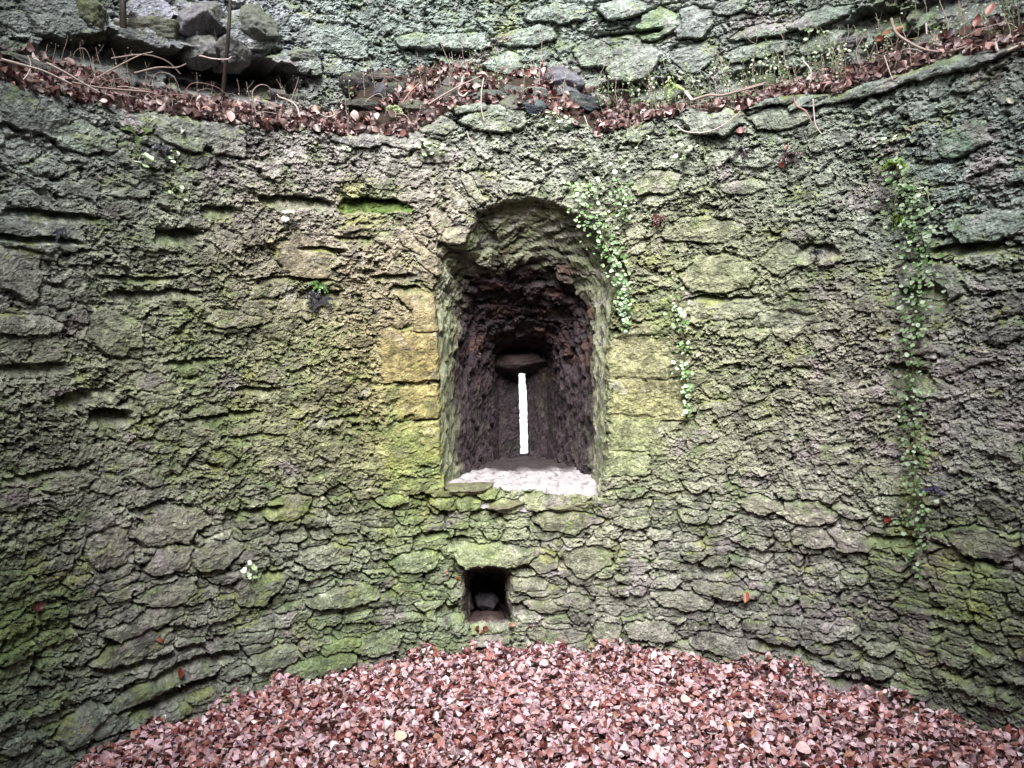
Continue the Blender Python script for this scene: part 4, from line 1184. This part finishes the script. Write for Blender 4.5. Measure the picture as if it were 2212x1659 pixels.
def pennywort(X, Y, n, spread, size, label, droop=.03):
    p0 = wall_pt(X, Y, .004); ph = math.atan2(p0[0], p0[1]); inn = inward(ph); tang = np.array([math.cos(ph), -math.sin(ph), 0])
    root = empty('pennywort', p0, label, 'wall plant', 'pennyworts on the wall')
    bs, bl = MB(), MB()
    for k in range(n):
        a = random.uniform(0, 6.28); r_ = spread * math.sqrt(random.random())
        q = p0 + tang * r_ * math.cos(a) + np.array([0, 0, r_ * math.sin(a) - droop]) + inn * random.uniform(.02, .06)
        m = (p0 + q) / 2 + inn * .015 + np.array([0, 0, .01])
        bs.tube(catmull([p0, m, q], 4), .0014, .0010, lin((150, 160, 120)), 4)
        nn = inn * .8 + np.array([random.uniform(-.4, .4), random.uniform(-.4, .4), random.uniform(.5, 1.4)])
        bl.disc(q, nn, size * random.uniform(.55, 1.2), lin(random.choice([(230, 238, 224), (212, 226, 200), (180, 205, 160)])), cup=.15, n=10)
    bs.build('stalks', M_TWIG, root); bl.build('leaves', M_GREEN, root)


for a in [
    (615, 455, 4, .04, .024, 'cluster of white-green round leaves under the darker moss slot'),
    (935, 305, 12, .07, .019, 'large round-leaved pennywort clump under the tip of left drift'),
    (905, 320, 4, .04, .014, 'few small pale leaves just left of the large pennywort clump'),
    (738, 318, 5, .04, .012, 'tiny pale leaves below the left drift above bare brown mortar'),
    (305, 338, 5, .045, .022, 'pale leaf pair under the long strap leaf on the left'),
    (370, 330, 4, .04, .012, 'small bright leaves on mossy stone right of the strap leaf'),
    (380, 405, 5, .05, .012, 'scatter of tiny pale leaves on the greenish left wall'),
    (535, 1218, 9, .055, .017, 'mint-white pennywort hanging in the joint low on the left wall'),
    (1340, 345, 7, .06, .016, 'pale pennywort above the bushy creeper'),
    (1478, 318, 7, .05, .018, 'pale pennywort below the big flat stone'),
    (1395, 300, 6, .06, .012, 'speckle of small white leaves left of the flat stone'),
    (1200, 248, 12, .07, .013, 'white-leaved clump at the right foot of the rubble heap'),
    (1280, 330, 6, .06, .012, 'few pale leaves under the leaf tongue right of the heap'),
    (2005, 420, 7, .07, .014, 'pale leaves beside the top of the far right curtain'),
    (1920, 310, 6, .07, .013, 'small pale leaves under the far right drift'),
    (1520, 320, 5, .06, .010, 'tiny white leaves just right of the flat stone pennywort'),
]:
    pennywort(*a)


def rosette(X, Y, n, ln, colr, label, cat='withered plant'):
    p0 = wall_pt(X, Y, .0); ph = math.atan2(p0[0], p0[1]); inn = inward(ph); tang = np.array([math.cos(ph), -math.sin(ph), 0])
    root = empty('withered_fern', p0, label, cat, 'withered ferns on the wall')
    for k in range(n):
        a = random.uniform(-.4, 3.54) + 3.14 * (random.random() < .45)
        L = ln * random.uniform(.6, 1.2)
        d = tang * math.cos(a) + np.array([0, 0, math.sin(a) * .8])
        pts = catmull([p0, p0 + d * L * .5 + inn * .03, p0 + d * L + inn * .02 + np.array([0, 0, -.02])], 6)
        b = MB()
        c = lin(colr) * random.uniform(.6, 1.3)
        b.tube(pts, .0012, .0006, c, 3)
        side = np.cross(d, inn)
        for i in range(2, len(pts)):
            w = ln * .16 * (1 - i / len(pts)) + .004
            for s_ in (-1, 1):
                q = pts[i] + side * s_ * w
                b.add([pts[i] - d * .004, pts[i] + d * .004, q + d * .004 + inn * random.uniform(-.01, .006), q - d * .003], Q=[[0, 1, 2, 3]], c=c)
        b.build('frond', M_GREEN, root)


for a in [
    (690, 650, 12, .10, (66, 66, 74), 'dark blue-black withered fern in the hollow left of the arch'),
    (688, 618, 9, .06, (96, 130, 72), 'fresh green fern tuft just above the blue-black one'),
    (1712, 342, 9, .08, (84, 70, 70), 'brown-purple withered tuft high on the right wall'),
    (1604, 330, 7, .06, (74, 66, 72), 'small purple withered tuft left of the brown-purple one'),
    (1425, 470, 8, .06, (92, 58, 54), 'rust-red dry sprig right of the bushy creeper'),
    (1765, 548, 6, .05, (80, 78, 90), 'violet-grey sprig in the right wall hollow'),
    (345, 318, 7, .05, (80, 80, 94), 'bluish withered sprig on the left under the ledge'),
    (2018, 1060, 7, .06, (82, 78, 110), 'violet sprig low on the far right wall'),
    (300, 290, 5, .12, (120, 140, 90), 'long green strap leaves on the left under the ledge'),
    (1935, 352, 6, .06, (140, 168, 50), 'yellow-green sprig at the top of the far right curtain'),
    (1945, 470, 6, .05, (110, 140, 50), 'green moss-like sprig inside the far right curtain'),
    (850, 236, 9, .05, (140, 160, 110), 'pale green leafy herb above the tip of the left leaf drift'),
    (1450, 190, 9, .07, (150, 170, 110), 'bright green herb left of the white stick'),
    (125, 500, 6, .04, (84, 84, 98), 'small bluish sprig on the far left wall'),
]:
    if a[1] < 240:
        pass
    rosette(*a)

# single leaves caught in the wall
def lone_leaf(X, Y, size, colr, label, lift=.01, flat=False):
    p0 = wall_pt(X, Y, lift); ph = math.atan2(p0[0], p0[1])
    st = rng.bit_generator.state
    nrm = inward(ph) + np.array([0, 0, .5])
    W_, F_, C_ = leaf_cloud(np.array([[0., 0, 0]]), nrm[None], size, flat=.35)
    o = mesh_obj('fallen_leaf', W_, F_, M_LEAF, np.clip(C_ / C_.mean(0) * lin(colr) * .45, 0, .9))
    o.location = [float(v) for v in p0]
    tag(o, label, 'leaf', 'dead leaves caught on the wall')


for a in [
    (966, 1237, .022, (214, 130, 130), 'pink dead leaf left of the small hole lintel'),
    (988, 1250, .018, (190, 96, 50), 'orange leaf sliver on the jamb left of the small hole'),
    (1030, 1356, .024, (130, 70, 52), 'red-brown leaf lying left on the sill of the small hole'),
    (1048, 1358, .022, (150, 90, 66), 'orange-brown leaf in the middle of the small hole sill'),
    (1040, 1364, .026, (216, 150, 120), 'pale orange leaf at front edge of small hole sill'),
    (1106, 1352, .022, (206, 160, 130), 'tan leaf standing right of the small hole'),
    (1146, 1352, .016, (150, 60, 56), 'dark red leaf on the wall foot right of the small hole'),
    (390, 1454, .026, (150, 66, 50), 'rust leaf caught low on the left wall'),
    (84, 1312, .022, (130, 62, 62), 'crimson leaf scrap at the lower left edge'),
    (347, 1382, .020, (190, 110, 84), 'tan-red leaf pinned above the left floor edge'),
    (1918, 1118, .028, (160, 74, 66), 'folded red leaf on the right wall beside the creeper'),
    (1612, 1290, .022, (206, 120, 86), 'orange leaf scrap on lower right wall'),
    (798, 1058, .020, (232, 220, 196), 'cream-white leaf on wall left below the sill'),
    (212, 383, .018, (236, 232, 222), 'white papery leaf under the far left ledge'),
    (1700, 318, .020, (190, 120, 110), 'pink curled leaf stuck beside the brown-purple tuft'),
    (1690, 356, .022, (170, 86, 72), 'red leaf hanging below the brown-purple tuft'),
    (1600, 282, .020, (200, 130, 130), 'pinkish leaf below the second wall-top stone'),
    (2182, 218, .020, (226, 220, 196), 'pale leaf alone on the far upper right wall'),
    (395, 283, .020, (228, 224, 216), 'pale leaf on the big mossy left stone'),
    (135, 192, .030, (224, 212, 206), 'whitish leaf under the pale bent stems'),
]:
    lone_leaf(*a)


def floor_leaf(X, Y, size, colr, label):
    d = ray(float(X), float(Y)); t = (-0.045 - EYE[2]) / d[2]; p = EYE + t * d
    b = MB(); b.disc(np.zeros(3), [random.uniform(-.2, .2), -.45, 1], size, lin(colr), cup=.12, n=14, notch=False)
    o = b.build('pale_leaf', M_LEAF)
    o.location = [float(v) for v in p]
    tag(o, label, 'leaf', 'bright leaves on the leaf carpet')


for a in [(1735, 1616, .034, (214, 184, 184), 'round pinkish-white leaf low on the right of the leaf carpet'),
          (1175, 1432, .026, (210, 178, 184), 'round pale leaf near the wall at the top of the carpet'),
          (865, 1590, .030, (214, 194, 176), 'cream leaf on the left part of the carpet'),
          (1480, 1510, .026, (208, 186, 178), 'pale round leaf on the right middle of the carpet'),
          (1120, 1555, .026, (198, 168, 176), 'lilac-white leaf in the middle of the carpet')]:
    floor_leaf(*a)

# big curled leaves of the right ledge
for k, (X, Y, s_, c, lb) in enumerate([
    (1915, 70, .036, (186, 130, 104), 'large curled tan leaf hanging at the right ledge, left one of pair'),
    (1938, 62, .034, (206, 160, 134), 'large curled pale leaf, right one of the hanging pair'),
    (1900, 88, .028, (150, 84, 62), 'large brown leaf below the hanging pair'),
    (2140, 20, .032, (176, 110, 92), 'big russet leaf at the far upper right'),
    (2110, 45, .03, (150, 84, 66), 'big brown leaf left of the russet one')]):
    p0 = wall_pt(X, Y, .0, RL - .02)
    W_, F_, C_ = leaf_cloud(np.array([[0., 0, 0]]), (inward(math.atan2(p0[0], p0[1])) + np.array([0, 0, .1]))[None], s_, flat=.25)
    o = mesh_obj('curled_leaf', W_, F_, M_LEAF, np.clip(C_ / C_.mean(0) * lin(c) * .55, 0, .9))
    o.location = [float(v) for v in p0]
    tag(o, lb, 'leaf', 'large curled leaves of the right ledge')

# ------------------------------------------------------------------ light
SUN_EL, SUN_AZ = math.radians(50), math.radians(180 + 2)      # azimuth from +Y, clockwise: behind the camera
wd = bpy.data.worlds.new('World'); scene.world = wd; wd.use_nodes = True
N = wd.node_tree.nodes; L = wd.node_tree.links
bg = N['Background']
sky = N.new('ShaderNodeTexSky'); sky.sky_type = 'NISHITA'; sky.sun_disc = False
sky.sun_elevation = SUN_EL; sky.sun_rotation = SUN_AZ
sky.air_density = 1.0; sky.dust_density = 3.0; sky.ozone_density = 1.0
tc = N.new('ShaderNodeTexCoord'); sx_ = N.new('ShaderNodeSeparateXYZ'); cx_ = N.new('ShaderNodeCombineXYZ')
ab = N.new('ShaderNodeMath'); ab.operation = 'ABSOLUTE'
L.new(tc.outputs['Generated'], sx_.inputs[0])
L.new(sx_.outputs['X'], cx_.inputs['X']); L.new(sx_.outputs['Y'], cx_.inputs['Y'])
L.new(sx_.outputs['Z'], ab.inputs[0]); L.new(ab.outputs[0], cx_.inputs['Z'])
L.new(cx_.outputs[0], sky.inputs['Vector'])
hs = N.new('ShaderNodeHueSaturation'); hs.inputs['Saturation'].default_value = 0.34
L.new(sky.outputs['Color'], hs.inputs['Color'])
L.new(hs.outputs['Color'], bg.inputs['Color'])
bg.inputs['Strength'].default_value = 0.055

sd_ = bpy.data.lights.new('sun', 'SUN'); sd_.energy = 1.5; sd_.angle = math.radians(34); sd_.color = (1.0, 0.975, 0.95)
so = bpy.data.objects.new('sun', sd_); COL.objects.link(so)
dirv = Vector((math.sin(SUN_AZ) * math.cos(SUN_EL), math.cos(SUN_AZ) * math.cos(SUN_EL), math.sin(SUN_EL)))
so.rotation_euler = (-dirv).to_track_quat('-Z', 'Y').to_euler()
so.location = (0, 0, 12)

vs_ = scene.view_settings
vs_.view_transform = 'Standard'; vs_.look = 'None'; vs_.gamma = 1.0; vs_.use_curve_mapping = False
vs_.exposure = 2.78
scene.render.engine = 'CYCLES'
cy = scene.cycles
cy.max_bounces = 5; cy.diffuse_bounces = 2; cy.glossy_bounces = 2; cy.transmission_bounces = 2
cy.use_denoising = True
scene.render.filter_size = 1.15
try:
    cy.denoiser = 'OPENIMAGEDENOISE'; cy.denoising_input_passes = 'RGB_ALBEDO_NORMAL'
except Exception:
    pass
cy.sample_clamp_indirect = 6.0
